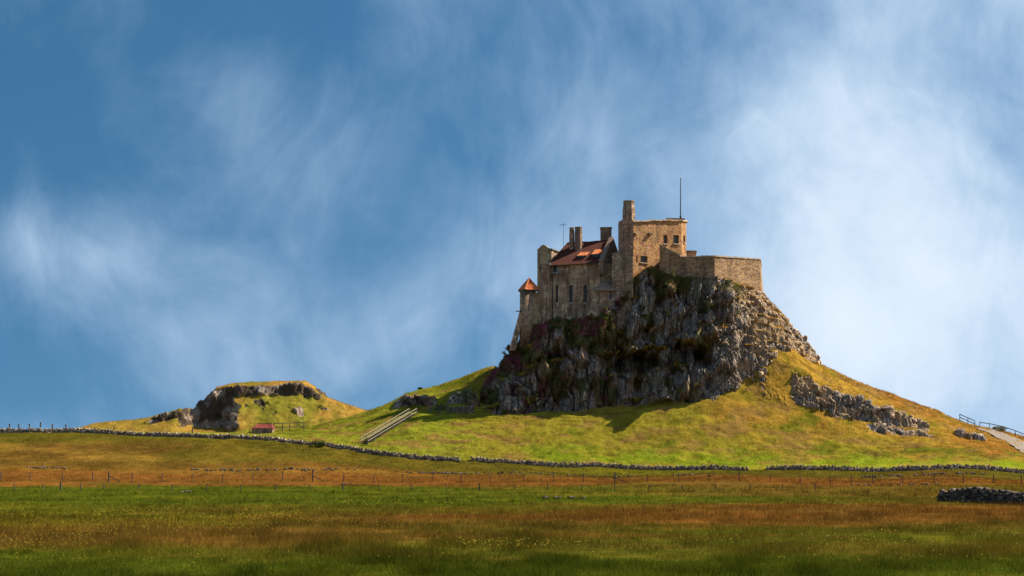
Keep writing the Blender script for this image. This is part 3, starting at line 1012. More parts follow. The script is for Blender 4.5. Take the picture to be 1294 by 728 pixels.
def lerp2(A, B, t_):
    return (A[0] + (B[0] - A[0]) * t_, A[1] + (B[1] - A[1]) * t_)


def arch_outline(wd, h, arch):
    pts = [(-wd / 2, 0), (wd / 2, 0)]
    if arch:
        r = wd / 2
        for i in range(9):
            a = math.pi * i / 8
            pts.append((r * math.cos(a), h - r * 0.9 + r * 0.9 * math.sin(a)))
    else:
        pts += [(wd / 2, h), (-wd / 2, h)]
    return pts


CUT = {}


def window(key, A, B, px, py0, py1, wpx, arch=False, depth=0.35, sill=True, bars=1, cut=True, wmat=None):
    """opening on the wall line A-B (outside on the right of A->B), rows py0 (top) to py1 (sill)"""
    t_ = on_line(A, B, px)
    x, y = lerp2(A, B, t_)
    dv = Vector((B[0] - A[0], B[1] - A[1], 0)).normalized()
    nv = Vector((dv.y, -dv.x, 0))
    wd = wpx * y / F / max(0.35, abs(dv.x))
    z0, z1 = wz(py1, y), wz(py0, y)
    o0 = Vector((x, y, z0))
    out = arch_outline(wd, z1 - z0, arch)
    n = len(out)

    def ring(off, grow=0.0):
        return [o0 + dv * (u * (1 + grow)) + Vector((0, 0, v_)) + nv * off for u, v_ in out]
    if cut:
        c_ = MB()
        c_.add(ring(0.4) + ring(-depth - 0.25), [tuple(range(n)), tuple(range(2 * n - 1, n - 1, -1))] + [(i, n + i, n + (i + 1) % n, (i + 1) % n) for i in range(n)])
        CUT.setdefault(key, []).append(c_)
    off = -depth if cut else 0.02
    fr = MB()
    a, b = ring(off + 0.06), [o0 + dv * (u * 0.80) + Vector((0, 0, (v_ - (z1 - z0) / 2) * 0.90 + (z1 - z0) / 2)) + nv * (off + 0.06) for u, v_ in out]
    a2 = ring(off - 0.02)
    fr.add(a + b + a2, [(i, (i + 1) % n, n + (i + 1) % n, n + i) for i in range(n)] + [(i, 2 * n + i, 2 * n + (i + 1) % n, (i + 1) % n) for i in range(n)])
    h = z1 - z0
    for q in range(bars):
        u = (q + 1) / (bars + 1) - 0.5
        fr.box(o0 + dv * (u * wd * 0.8) + Vector((0, 0, h / 2)) + nv * (off + 0.05), (0.05, 0.05, h * 0.88), dv)
    fr.box(o0 + Vector((0, 0, h * 0.52)) + nv * (off + 0.05), (wd * 0.8, 0.05, 0.05), dv)
    fo = fr.build('window', wmat or M['frame'], castle)
    pn = MB().add(ring(off + 0.01), [tuple(range(n))]).build('pane', M['glass'], fo)
    if sill:
        MB().box(o0 + Vector((0, 0, -0.07)) + nv * 0.05, (wd * 1.25, 0.26, 0.14), dv).build('sill', M['coping'], fo)
    return fo


def wall_part(key, mb, mat, label=None):
    """build a wall solid and cut its openings"""
    o = mb.build(key, mat, castle)
    cuts = CUT.get(key, [])
    if cuts:
        cm = MB()
        for c_ in cuts:
            cm.add(c_.v, c_.f)
        co_ = cm.build('cutter', None, castle)
        for ob in (o, co_):
            bm = bmesh.new()
            bm.from_mesh(ob.data)
            bmesh.ops.recalc_face_normals(bm, faces=bm.faces)
            bm.to_mesh(ob.data)
            bm.free()
        md = o.modifiers.new('openings', 'BOOLEAN')
        md.operation = 'DIFFERENCE'
        md.solver = 'EXACT'
        md.object = co_
        bpy.context.view_layer.update()
        dg = bpy.context.evaluated_depsgraph_get()
        me = bpy.data.meshes.new_from_object(o.evaluated_get(dg))
        o.modifiers.clear()
        o.data = me
        bpy.data.objects.remove(co_, do_unlink=True)
    else:
        bm = bmesh.new()
        bm.from_mesh(o.data)
        bmesh.ops.recalc_face_normals(bm, faces=bm.faces)
        bm.to_mesh(o.data)
        bm.free()
    if label:
        o['label'] = label
    return o


rs = np.random.default_rng(11)


def cope(name, pts, wd, ht, mat, ln=0.7, up_=0.0):
    """coping stones laid along a 3D polyline"""
    mb = MB()
    for a, b in zip(pts[:-1], pts[1:]):
        a, b = Vector(a), Vector(b)
        L = (b - a).length
        n = max(1, int(L / ln))
        for i in range(n):
            p = a.lerp(b, (i + 0.5) / n)
            mb.box(p + Vector((0, 0, ht / 2 - 0.03 + rs.normal(0, 0.025) + up_)), (L / n * 0.97, wd + rs.normal(0, 0.03), ht + rs.normal(0, 0.03)), b - a)
    return mb.build(name, mat, castle)


def tiles(name, e0, e1, r1, r0, mat, parent, per=0.30, row=0.36, amp=0.055):
    """pantiled slope: eaves e0-e1, ridge r0-r1; rolls and overlapping rows are modelled"""
    e0, e1, r1, r0 = map(Vector, (e0, e1, r1, r0))
    L = max((e1 - e0).length, (r1 - r0).length)
    Hh = ((r0 + r1) / 2 - (e0 + e1) / 2).length
    nu = max(6, int(L / per) * 4)
    nr = max(2, int(Hh / row))
    nrm = (e1 - e0).cross(r0 - e0)
    nrm = nrm.normalized() if nrm.length > 1e-6 else Vector((0, 0, 1))
    if nrm.z < 0:
        nrm = -nrm
    vs, fs = [], []
    rowsv = []
    for j in range(nr):
        rowsv += [(j / nr, 0.06), ((j + 1) / nr, 0.0)]
    for (v_, lift) in rowsv:
        a, b = e0.lerp(r0, v_), e1.lerp(r1, v_)
        for i in range(nu + 1):
            u = i / nu
            ph = ((u * L) / per) % 1.0
            hgt = amp * math.sin(2 * math.pi * ph) + lift
            vs.append(a.lerp(b, u) + nrm * hgt)
    w_ = nu + 1
    for j in range(len(rowsv) - 1):
        for i in range(nu):
            q = j * w_ + i
            fs.append((q, q + 1, q + w_ + 1, q + w_))
    return MB().add(vs, fs).build(name, mat, parent)


# --- main hall: facade turned a little to the left
FR = (wx(758, 252.0), 252.0)
Lv = Vector((-0.925, 0.38))
Bv = Vector((0.38, 0.925))


def hp(l, b, z=None):
    p = (FR[0] + Lv.x * l + Bv.x * b, FR[1] + Lv.y * l + Bv.y * b)
    return p if z is None else Vector((p[0], p[1], z))


EZ = wz(332.5, 252.4)            # eaves height
HL = 9.2
A_, B_ = hp(HL, 0), hp(0, 0)     # outside is on the right of A->B
for px in (703.6, 721, 739.5):
    window('hall_wall', A_, B_, px, 360, 382.5, 4.8 if px > 710 else 3.6, True, 0.45, True, 1)
window('hall_wall', A_, B_, 701.5, 334, 344, 5.5, False, 0.4, False, 1)
mb = MB().prism([hp(HL, 0), hp(0, 0), hp(0, 11), hp(HL, 11)], 22.0, EZ)
wall_part('hall_wall', mb, M['hall'])
# hipped and gabled tiled roof
RZ, RB_, HIP = wz(304, 256.5), 5.4, 1.5
ezl = EZ + 0.02
front = tiles('roof', hp(HL + .1, -0.35, ezl - .1), hp(0.1, -0.35, ezl - .1), hp(0.1, RB_, RZ), hp(HL - HIP, RB_, RZ), M['tile'], castle)
tiles('roof', hp(0.1, 11.3, ezl - .1), hp(HL + .1, 11.3, ezl - .1), hp(HL - HIP, RB_, RZ), hp(0.1, RB_, RZ), M['tile'], castle)
tiles('roof', hp(HL + .1, 11.3, ezl - .1), hp(HL + .1, -0.35, ezl - .1), hp(HL - HIP, RB_, RZ), hp(HL - HIP + .01, RB_, RZ), M['tile'], castle)
cope('ridge_tiles', [hp(HL - HIP, RB_, RZ + .02), hp(0.1, RB_, RZ + .02)], 0.3, 0.16, M['tile'], 0.45)
cope('hip_tiles', [hp(HL + .05, -0.3, ezl - .05), hp(HL - HIP, RB_, RZ + .04)], 0.28, 0.14, M['tile'], 0.45)
# gutter and shelf
MB().bar(hp(HL - .1, -0.42, EZ - .1), hp(0, -0.42, EZ - .1), 0.13).build('gutter', M['iron'], castle)
MB().box(hp(HL - 1.4, -0.22, wz(345.5, 255)), (2.6, 0.5, 0.14), (-Lv.x, -Lv.y, 0)).build('ledge', M['lead'], castle)
# right-hand gable parapet
gp = MB()
pr_ = [(-.35, EZ - 2), (-.35, EZ + .25), (RB_, RZ + .55), (11.3, EZ + .25), (11.3, EZ - 2)]
for s_ in (0.06, -0.62):
    gp.v += [tuple(hp(s_, b, z)) for b, z in pr_]
gp.f = [tuple(range(5)), tuple(range(9, 4, -1))] + [(i, i + 5, (i + 1) % 5 + 5, (i + 1) % 5) for i in range(5)]
wall_part('gable_wall', gp, M['stack'])
cope('gable_coping', [hp(-.28, -.4, EZ + .22), hp(-.28, RB_, RZ + .55)], 0.8, 0.14, M['slate'], 0.7)
# downpipe
t_ = on_line(A_, B_, 698.5)
pxy = lerp2(A_, B_, t_)
MB().tube((pxy[0] - .05, pxy[1] - .12, wz(404, 255)), (pxy[0] - .05, pxy[1] - .12, wz(347, 255)), 0.07).box((pxy[0] - .05, pxy[1] - .14, wz(347, 255)), (0.3, 0.25, 0.3)).build('downpipe', M['iron'], castle)
# dormers with catslide roofs, sunlight painted into their tile colour
for px0, px1, pt, pb, pw in ((731.0, 741.5, 316, 323, 331), (749.0, 759.5, 314.5, 322, 330)):
    lm = []
    bq = 1.35
    A2, B2 = hp(HL, bq), hp(0, bq)
    l0, l1 = [(1 - on_line(A2, B2, q)) * HL for q in (px0, px1)]
    yy = 254.5
    zt, zb = wz(pt, yy + 1), wz(pb, yy)
    z0 = EZ + .35
    d_ = MB()
    d_.hexa([hp(l0, bq, z0), hp(l1, bq, z0), hp(l1, bq + 3, z0), hp(l0, bq + 3, z0), hp(l0, bq, zb), hp(l1, bq, zb), hp(l1, bq + 3, zb + .35), hp(l0, bq + 3, zb + .35)])
    do = d_.build('dormer', M['lead'], castle)
    tiles('dormer_roof', hp(l0 + .16, bq - .3, zb - .03), hp(l1 - .16, bq - .3, zb - .03), hp(l1 - .16, bq + 2.4, zt + .15), hp(l0 + .16, bq + 2.4, zt + .15), M['tile_lit'], do, 0.26, 0.34, 0.045)
    lc = (l0 + l1) / 2
    MB().box(hp(lc, bq - .03, (z0 + zb) / 2 + .15), (abs(l0 - l1) * .72, .06, (zb - z0) * .72), (-Lv.x, -Lv.y, 0)).build('dormer_pane', M['glass'], do)
    MB().box(hp(lc, bq - .08, (z0 + zb) / 2 + .15), (.06, .05, (zb - z0) * .72), (-Lv.x, -Lv.y, 0)).build('dormer_mullion', M['frame'], do)

# --- corner bay at the left of the hall, and the tall block behind it
mb = MB().prism([hp(HL + 1.35, -.55), hp(HL - .25, -.55), hp(HL - .25, 2.5), hp(HL + 1.35, 2.5)], 22.0, EZ + .1, 0.12)
wall_part('corner_bay', mb, M['hall'])
MB().prism([hp(HL + 1.5, -.75), hp(HL - .35, -.75), hp(HL - .35, 2.4), hp(HL + 1.5, 2.4)], EZ + .1, EZ + .22).build('bay_roof', M['lead'], castle)
TA, TB = hp(HL + 2.75, 1.4), hp(HL + .45, 1.4)
window('tall_wall', TA, TB, 684, 336, 345, 4.0, False, 0.4, True, 0)
ztb = wz(313.5, 256.5)
mb = MB()
prof = [(2.75, 21.0), (.45, 21.0), (.45, ztb), (.75, ztb + .15), (1.15, ztb + .5), (1.6, ztb + .72), (2.05, ztb + .55), (2.45, ztb + .15), (2.75, ztb)]
n = len(prof)
mb.v = [tuple(hp(HL + l, 1.4, z)) for l, z in prof] + [tuple(hp(HL + l, 2.0, z)) for l, z in prof]
mb.f = [tuple(range(n)), tuple(range(2 * n - 1, n - 1, -1))] + [(i, n + i, n + (i + 1) % n, (i + 1) % n) for i in range(n)]
wall_part('tall_wall', mb, M['block'])
mb = MB().prism([hp(HL + 2.7, 1.9), hp(HL + .5, 1.9), hp(HL + .5, 6.5), hp(HL + 2.7, 6.5)], 22.0, ztb - .05)
wall_part('tall_block', mb, M['stack'])
cope('tall_coping', [hp(HL + .5, 2.0, ztb - .08), hp(HL + .5, 6.4, ztb - .08)], 0.4, 0.18, M['slate'])

# --- turret with pyramid cap and raking buttress
TX, TY = wx(665.3, 254.6), 254.6
rT = 1.12
zE = wz(367, TY)
mb = MB()
mb.tube((TX, TY, 22.5), (TX, TY, zE), rT + .12, rT, 16)
wall_part('turret', mb, M['stack']).data.polygons.foreach_set('use_smooth', [True] * 16 + [False] * 2)
apex = Vector((wx(668.5, TY), TY, wz(352, TY)))
cap_c = [(wx(654.5, TY - 1.2), TY - 1.3), (wx(677.5, TY - 1.2), TY - 1.3), (wx(677.5, TY + 1.2), TY + 1.4), (wx(654.5, TY + 1.2), TY + 1.4)]
# the cap stands corner-on so that one face looks to the right
ang = R(-20)
cap = []
for i in range(4):
    a = ang + i * math.pi / 2 - R(90)
    cap.append(Vector((apex.x + 1.98 * math.cos(a), TY + 1.98 * math.sin(a), zE - .02)))
tr_ = MB()
tr_.add([p - Vector((0, 0, .0)) for p in cap] + [p - Vector((0, 0, .16)) for p in cap], [(3, 2, 1, 0), (4, 5, 6, 7)] + [(i, (i + 1) % 4, 4 + (i + 1) % 4, 4 + i) for i in range(4)])
so = tr_.build('turret_eaves', M['oldwood'], castle)
for i in range(4):
    a, b = cap[i], cap[(i + 1) % 4]
    tiles('turret_roof', a, b, apex + (b - a).normalized() * .02, apex - (b - a).normalized() * .02, M['tile_lit'], castle, 0.3, 0.36, 0.05)
    MB().bar(a + Vector((0, 0, .06)), apex + Vector((0, 0, .08)), 0.17, 0.12).build('turret_hip', M['tile_lit'], castle)
# link wall between turret and tall block
mb = MB().prism([(wx(668, 254), 254.9), (wx(674, 254), 254.4), hp(HL + 1.3, -.3), hp(HL + 2.0, 2.2), (wx(668, 256), 256.6)], 22, [wz(369.5, 255)] * 5)
wall_part('link_wall', mb, M['buttress'])
# buttress: leaning slab on the turret's left
by = 253.8
mb = MB()
pl = [(643.0, 443), (651.5, 443), (663.0, 392), (664, 371), (657.5, 371), (657.0, 392)]
mb.v = [tuple(P(a, b, by)) for a, b in pl] + [tuple(P(a, b, by) + Vector((0, 1.6, 0))) for a, b in pl]
n = len(pl)
mb.f = [tuple(range(n)), tuple(range(2 * n - 1, n - 1, -1))] + [(i, n + i, n + (i + 1) % n, (i + 1) % n) for i in range(n)]
wall_part('raking_buttress', mb, M['hall'])
MB().bar(P(659.5, 393, by - .1), P(652, 393.5, by - .3), .18, .16).build('spout', M['iron'], castle)

# --- buttress and lean-to at the right of the hall
mb = MB()
mb.hexa([P(733, 436, 250.1), P(758.5, 436, 249.9), P(759.5, 436, 252.6), P(736, 436, 252.8), P(751, 366.5, 251.5), P(758.3, 366.5, 251.3), P(759.5, 366.5, 253), P(752, 366.5, 253)])
wall_part('buttress', mb, M['hall'])
LA, LB = (wx(757.8, 250.6), 250.6), (wx(779, 250.9), 250.9)
window('lean_to', LA, LB, 772, 369.5, 379, 5.0, False, 0.3, True, 1)
zl = wz(365.8, 250.8)
mb = MB().prism([LA, LB, (LB[0] + .8, LB[1] + 3.4), (LA[0] + .8, LA[1] + 3.4)], 24, zl)
wall_part('lean_to', mb, M['stack'])
r_ = [Vector((wx(750, 250.6), 250.2, zl - .05)), Vector((wx(780, 250.6), 250.45, zl - .05)), Vector((wx(777, 253.5), 253.6, wz(349, 253.6))), Vector((wx(771, 253.5), 254.2, wz(346, 253.6)))]
MB().add(r_ + [p - Vector((0, 0, .22)) for p in r_], [(0, 1, 2, 3), (7, 6, 5, 4), (0, 4, 5, 1), (1, 5, 6, 2), (2, 6, 7, 3), (3, 7, 4, 0)]).build('lean_to_roof', M['slate'], castle)
# wall above the lean-to
mb = MB().prism([(wx(750, 252.3), 252.35), (wx(780, 252.5), 252.55), (wx(780, 256), 256.2), (wx(752, 256), 256.2)], 25, wz(333.5, 252.4))
wall_part('side_wall', mb, M['stack'])

# --- great chimney mass
sy0 = 250.7
mb = MB().prism([(wx(773.5, sy0), sy0 + .1), (wx(799.6, sy0), sy0), (wx(801, sy0), sy0 + 4), (wx(777, sy0), sy0 + 4)], 25, [wz(320, sy0), wz(314, sy0), wz(314, sy0), wz(320, sy0)], 0.15)
wall_part('chimney_base', mb, M['stack'])
mb = MB()
z0, z1 = wz(318, sy0), wz(279.5, sy0 + .5)
mb.prism([(wx(781.8, sy0), sy0 + .35), (wx(791.5, sy0), sy0 + .3), (wx(791.5, sy0), sy0 + 3.2), (wx(783, sy0), sy0 + 3.2)], z0 - .5, [z1 - .1, z1 + .5, z1 + .5, z1 - .1])
mb.prism([(wx(791.5, sy0), sy0 + .85), (wx(801.0, sy0), sy0 + .8), (wx(802.0, sy0), sy0 + 3.2), (wx(791.5, sy0), sy0 + 3.2)], z0 - .5, z1 + .15)
wall_part('chimney_shoulder', mb, M['stack'])
# sloping haunch between base and tower
mb = MB()
hq = [(784, 322), (797.5, 322), (797.5, 311), (791.5, 313)]
mb.v = [tuple(P(a, b, sy0 - .04)) for a, b in hq] + [tuple(P(a, b, sy0 - .04) + Vector((.2, 1.6, 0))) for a, b in hq]
mb.f = [(0, 1, 2, 3), (7, 6, 5, 4), (0, 4, 5, 1), (1, 5, 6, 2), (2, 6, 7, 3), (3, 7, 4, 0)]
wall_part('haunch', mb, M['stack'])


def chimney(name, pxc, wpx, py0, py1, Y, mat, n=8, flare=0.9, label=None):
    x = wx(pxc, Y)
    r0 = wpx * Y / F / 2 / math.cos(math.pi / n)
    z0, z1 = wz(py1, Y), wz(py0, Y)
    mb = MB()
    H = z1 - z0
    q = Vector((x, Y, 0))
    zz = [(z0 - 1.2, r0), (z0 + H * .55, r0 * .985), (z0 + H * .8, r0 * flare), (z1 - .18, r0 * flare), (z1 - .18, r0 * flare * 1.05), (z1 - .02, r0 * flare * 1.05), (z1, r0 * flare * .8)]
    vs, fs = [], []
    for z, r in zz:
        for i in range(n):
            a = 2 * math.pi * (i + .5) / n
            vs.append((x + r * math.cos(a), Y + r * math.sin(a), z + (rs.normal(0, .02) if z > z0 else 0)))
    for j in range(len(zz) - 1):
        for i in range(n):
            fs.append((j * n + i, j * n + (i + 1) % n, (j + 1) * n + (i + 1) % n, (j + 1) * n + i))
    b = (len(zz) - 1) * n
    fs.append(tuple(b + i for i in range(n)))
    o = mb.add(vs, fs).build(name, mat, castle)
    return o


chimney('chimney', 794.6, 15.6, 254, 281, 253.3, M['stack'], 8, .86)
chimney('chimney', 722.6, 6.6, 287.5, 309, 258.2, M['stack'], 8, .88)
chimney('chimney', 731.0, 9.6, 287, 309, 257.6, M['stack'], 8, .92)
mb = MB()
cy_ = 258.2
mb.prism([(wx(759.3, cy_), cy_), (wx(772.8, cy_), cy_ - .1), (wx(772.8, cy_), cy_ + 1.3), (wx(759.3, cy_), cy_ + 1.4)], wz(312, cy_), wz(289, cy_))
mb.prism([(wx(758.7, cy_), cy_ - .08), (wx(773.4, cy_), cy_ - .18), (wx(773.4, cy_), cy_ + 1.4), (wx(758.7, cy_), cy_ + 1.5)], wz(289, cy_), wz(287, cy_))
wall_part('chimney', mb, M['stack'])

# --- tower: three visible faces
T0, T1, T2, T3 = (wx(798.2, 252.3), 252.3), (wx(832, 255.7), 255.7), (wx(861.3, 258.3), 258.3), (wx(867.3, 261.0), 261.0)
TP = [T0, T1, T2, T3, (wx(866, 265.5), 265.5), (wx(800, 265.0), 265.0)]
zt_ = wz(280, 252.6)
tops = [wz(280.2, 252.3), wz(279.0, 255.7), wz(279.2, 258.3), wz(280.0, 261.0), wz(282, 265), wz(283, 265)]
window('tower_wall', T0, T1, 814, 323.5, 332, 9.5, False, .4, True, 2)
window('tower_wall', T0, T1, 805, 323.5, 331, 2.0, False, .4, False, 0)
window('tower_wall', T1, T2, 841.0, 297, 308, 5.6, False, .4, True, 1)
window('tower_wall', T1, T2, 854.4, 297.2, 308, 7.8, False, .4, True, 2)
window('tower_wall', T2, T3, 864.6, 298, 307, 3.0, False, .3, True, 0)
mb = MB().prism(TP, 26.0, tops)
wall_part('tower_wall', mb, M['tower'])
cope('tower_coping', [Vector((*a, z - .02)) for a, z in zip(TP, tops)] + [Vector((*T0, tops[0]))], .5, .2, M['coping'], .8)
for px, pw in ((803.6, 4.5), (821.5, 6.0)):
    t_ = on_line(T0, T1, px)
    q = lerp2(T0, T1, t_)
    MB().box((q[0], q[1] - .25, wz(295.5, q[1])), (pw * .1346, .55, .28), (T1[0] - T0[0], T1[1] - T0[1], 0)).build('corbel', M['stack'], castle)
mb = MB()
ya = 259.4
mb.prism([(wx(842.5, ya), ya), (wx(866, ya), ya + .6), (wx(866, ya), ya + 3), (wx(842.5, ya), ya + 3)], 43.5, wz(275.3, ya))
wall_part('roof_turret', mb, M['stack'])

# --- battery: curtain wall with a corner towards the field
C0 = (wx(903, 249.4), 249.4)
CL = (wx(833.5, 252.5), 252.5)
C1 = (wx(960, 256.0), 256.0)
ZB = wz(323.8, 249.4)
foot = [(wx(903.5, 249.4), 249.1), (wx(964.5, 256.0), 255.8), (wx(968, 266), 266), (wx(833, 266), 266), (wx(833.0, 252.5), 252.3)]
topp = [C0, C1, (wx(962, 266), 266), (wx(833.5, 266), 266), CL]
mb = MB()
zb0 = 27.0
mb.v = [(x, y, zb0) for x, y in foot] + [(x, y, ZB + dz_) for (x, y), dz_ in zip(topp, (0, .3, .3, 0, 0))]
mb.f = [(4, 3, 2, 1, 0), (5, 6, 7, 8, 9)] + [(i, (i + 1) % 5, 5 + (i + 1) % 5, 5 + i) for i in range(5)]
wall_part('battery_wall', mb, M['battery'])
# ramped part of the parapet running down from the tower
t_ = on_line(CL, C0, 860)
CM = lerp2(CL, C0, t_)
off = Vector((-.3, -.95)) * .04
mb = MB()
q0, q1 = Vector((CL[0], CL[1], 0)), Vector((CM[0], CM[1], 0))
bk_ = Vector((.25, .95, 0)) * .8
fo_ = Vector((-.012, -.038, 0))
mb.v = [tuple(v_) for v_ in (q0 + fo_ + Vector((0, 0, ZB - 2)), q1 + fo_ + Vector((0, 0, ZB - 2)), q1 + fo_ + Vector((0, 0, ZB + .35)), q0 + fo_ + Vector((0, 0, wz(309.5, 252.5))),
                              q0 + bk_ + Vector((0, 0, ZB - 2)), q1 + bk_ + Vector((0, 0, ZB - 2)), q1 + bk_ + Vector((0, 0, ZB + .35)), q0 + bk_ + Vector((0, 0, wz(309.5, 252.5))))]
mb.f = [(0, 1, 2, 3), (7, 6, 5, 4), (0, 4, 5, 1), (1, 5, 6, 2), (2, 6, 7, 3), (3, 7, 4, 0)]
wall_part('ramp_wall', mb, M['battery'])
hb = bk_ * .45
cope('ramp_coping', [q0 + hb + Vector((0, 0, wz(309.5, 252.5))), q1 + hb + Vector((0, 0, ZB + .35))], .95, .2, M['coping'], .8)
cope('battery_coping', [q1 + hb * .6 + Vector((0, 0, ZB)), Vector((C0[0], C0[1] + .2, ZB)), Vector((C1[0] - .1, C1[1] + .2, ZB + .3)), Vector((topp[2][0] - .2, topp[2][1], ZB + .3))], .6, .2, M['coping'], .75)
mb = MB().prism([(wx(867.5, 256.5), 256.5), (wx(880, 256.5), 256.7), (wx(880, 259), 259), (wx(867.5, 259), 259)], ZB, wz(317.5, 256.5))
wall_part('battery_hut', mb, M['battery'])
MB().prism([(wx(867, 256.3), 256.3), (wx(880.6, 256.3), 256.5), (wx(880.6, 259), 259), (wx(867, 259), 259)], wz(317.5, 256.5), wz(316.7, 256.5)).build('hut_roof', M['slate'], castle)

# --- flagpole and aerial stand on the castle
fp = root('flagpole', 'tall bare dark flagpole on the tower roof', 'flagpole', P(860, 275.5, 260.4))
b0 = P(860, 275.5, 260.4)
MB().tube(b0, b0 + Vector((0, 0, 6.9)), .11, .065, 8).build('pole', M['pole'], fp)
MB().tube(b0 + Vector((0, 0, 6.88)), b0 + Vector((0, 0, 7.06)), .1, .04, 8).build('truck', M['pole'], fp)
MB().tube(b0 + Vector((0, 0, -.1)), b0 + Vector((0, 0, .35)), .2, .16, 8).build('socket', M['iron'], fp)
ae = root('television_aerial', 'thin mast with a small cross shaped aerial behind the hall roof', 'aerial', P(712, 313, 259.5))
b0 = P(712, 313, 259.5)
MB().tube(b0 - Vector((0, 0, .6)), b0 + Vector((0, 0, 4.5)), .04, .035, 6).build('mast', M['lead'], ae)
top_ = b0 + Vector((0, 0, 4.0))
mb = MB().bar(top_ - Vector((.65, 0, 0)), top_ + Vector((.5, 0, 0)), .05)
for q in (-.6, -.3, .1, .4):
    mb.bar(top_ + Vector((q, -.25, 0)), top_ + Vector((q, .25, 0)), .04)
    mb.bar(top_ + Vector((q, 0, -.14)), top_ + Vector((q, 0, .14)), .04)
mb.build('crossbar', M['lead'], ae)

# ------------------------------------------------------------------ dry stone walls
CUBE = np.array([(-1, -1, -1), (1, -1, -1), (1, 1, -1), (-1, 1, -1), (-1, -1, 1), (1, -1, 1), (1, 1, 1), (-1, 1, 1)], float) * .5
CF = np.array([(3, 2, 1, 0), (4, 5, 6, 7), (0, 1, 5, 4), (1, 2, 6, 5), (2, 3, 7, 6), (3, 0, 4, 7)])


def stone_mesh(name, C, Sz, rot, tilt, tintc, parent=None, off=(0, 0, 0), seed=1, jit=.16):
    r_ = np.random.default_rng(seed)
    n = len(C)
    v = CUBE[None] * (1 + r_.uniform(-jit, jit, (n, 8, 3)) * 2) * Sz[:, None, :]
    ct, st_ = np.cos(tilt)[:, None], np.sin(tilt)[:, None]
    x, z = v[..., 0] * ct - v[..., 2] * st_, v[..., 0] * st_ + v[..., 2] * ct
    c_, s_ = np.cos(rot)[:, None], np.sin(rot)[:, None]
    v = np.stack([x * c_ - v[..., 1] * s_, x * s_ + v[..., 1] * c_, z], -1) + C[:, None, :] - np.array(off)
    f = (CF[None] + (np.arange(n) * 8)[:, None, None]).reshape(-1, 4)
    return np_mesh(name, v.reshape(-1, 3), f, M['stones'], parent, attrs={'tint': np.repeat(tintc, 8, 0)})


def base_z(x, y):
    """ground level wherever it is, hill patch or plain ground"""
    return hill_height(np.atleast_1d(np.asarray(x, float)), np.atleast_1d(np.asarray(y, float)))[0]


def stone_wall(label, pts, ht, seed, sz=.30, thick=.55, group=None, hump=None, shade=1.0):
    r_ = np.random.default_rng(seed)
    pts = np.array(pts, float)
    seg = np.hypot(*np.diff(pts, axis=0).T)
    s = np.r_[0, np.cumsum(seg)]
    L = s[-1]
    mid = (np.interp(L / 2, s, pts[:, 0]), np.interp(L / 2, s, pts[:, 1]))
    zo = float(base_z(*mid)[0])
    rt = root('dry_stone_wall', label, 'stone wall', (mid[0], mid[1], zo), group)
    C, Sz, ro, ti = [], [], [], []
    q = 0.0
    while q < L:
        x, y = np.interp(q, s, pts[:, 0]), np.interp(q, s, pts[:, 1])
        x2, y2 = np.interp(q + .5, s, pts[:, 0]), np.interp(q + .5, s, pts[:, 1])
        a = math.atan2(y2 - y, x2 - x) if q + .5 < L else a
        z = float(base_z(x, y)[0])
        h = ht * (1 + .16 * float(vn(np.array([q / 3.5]), np.array([seed * 3.3]), seed)[0]) * 2 - .25 * max(0, float(vn(np.array([q / 9]), np.array([seed * 1.3 + 50]), seed)[0])))
        if hump:
            h += hump[1] * math.exp(-((x - hump[0]) / 1.3) ** 2)
        zz = -.15
        while zz < h - .2:
            hh = r_.uniform(.13, .24) * sz / .3
            for side in (-1, 1):
                wd = r_.uniform(.75, 1.35) * sz
                tk = thick * (1 - .35 * zz / max(h, .3))
                o_ = side * (tk / 2 - .1 + r_.normal(0, .035))
                C.append((x + r_.normal(0, .05) - math.sin(a) * o_, y + math.cos(a) * o_, z + zz + hh / 2))
                Sz.append((wd, thick * .55, hh * 1.02))
                ro.append(a + r_.normal(0, .12))
                ti.append(r_.normal(0, .07))
            zz += hh
        if r_.random() < .93:
            C.append((x + r_.normal(0, .05), y + r_.normal(0, .05), z + zz + .10))
            Sz.append((r_.uniform(.10, .22) * sz / .3, thick * .7, r_.uniform(.22, .40) * sz / .3))
            ro.append(a + r_.normal(0, .2))
            ti.append(r_.normal(0, .28))
        q += r_.uniform(.75, 1.05) * sz
    C, Sz, ro, ti = map(np.array, (C, Sz, ro, ti))
    g = r_.uniform(.55, 1.35, (len(C), 1)) * np.array([[.155, .118, .092]])
    g = np.where(r_.random((len(C), 1)) < .14, np.array([[.36, .30, .23]]), g)
    g = g * shade
    o = stone_mesh('stones', C, Sz, ro, ti, g, rt, (mid[0], mid[1], zo), seed)
    tag(o, kind='stuff')
    return rt


def sub_wall(px0, px1):
    """piece of the boundary line between two photo columns"""
    X0, X1 = np.interp([px0, px1], [p[0] for p in WALL], WXS)
    xs_ = np.r_[X0, WXS[(WXS > X0) & (WXS < X1)], X1]
    return [(x, np.interp(x, WXS, WYS)) for x in xs_]


GW = 'field boundary walls'
stone_wall('long dark dry stone wall climbing past the red roofed shed to the field top', sub_wall(-200, 580), .48, 201, .30, group=GW)
stone_wall('dark dry stone wall along the foot of the shaded castle lawn', sub_wall(597, 944), 0.46, 202, .28, group=GW)
stone_wall('dark dry stone wall below the rocky outcrop and gravel path', sub_wall(970, 1500), 0.46, 203, .28, group=GW)
stone_wall('broken dry stone wall end with a heap of loose stones, standing alone in the field', [(wx(1191, 128), 128), (wx(1245, 124), 124), (wx(1300, 119), 119), (wx(1470, 108), 108)],
           .78, 204, .26, .9, hump=(wx(1237, 124.5), .35), shade=.6)

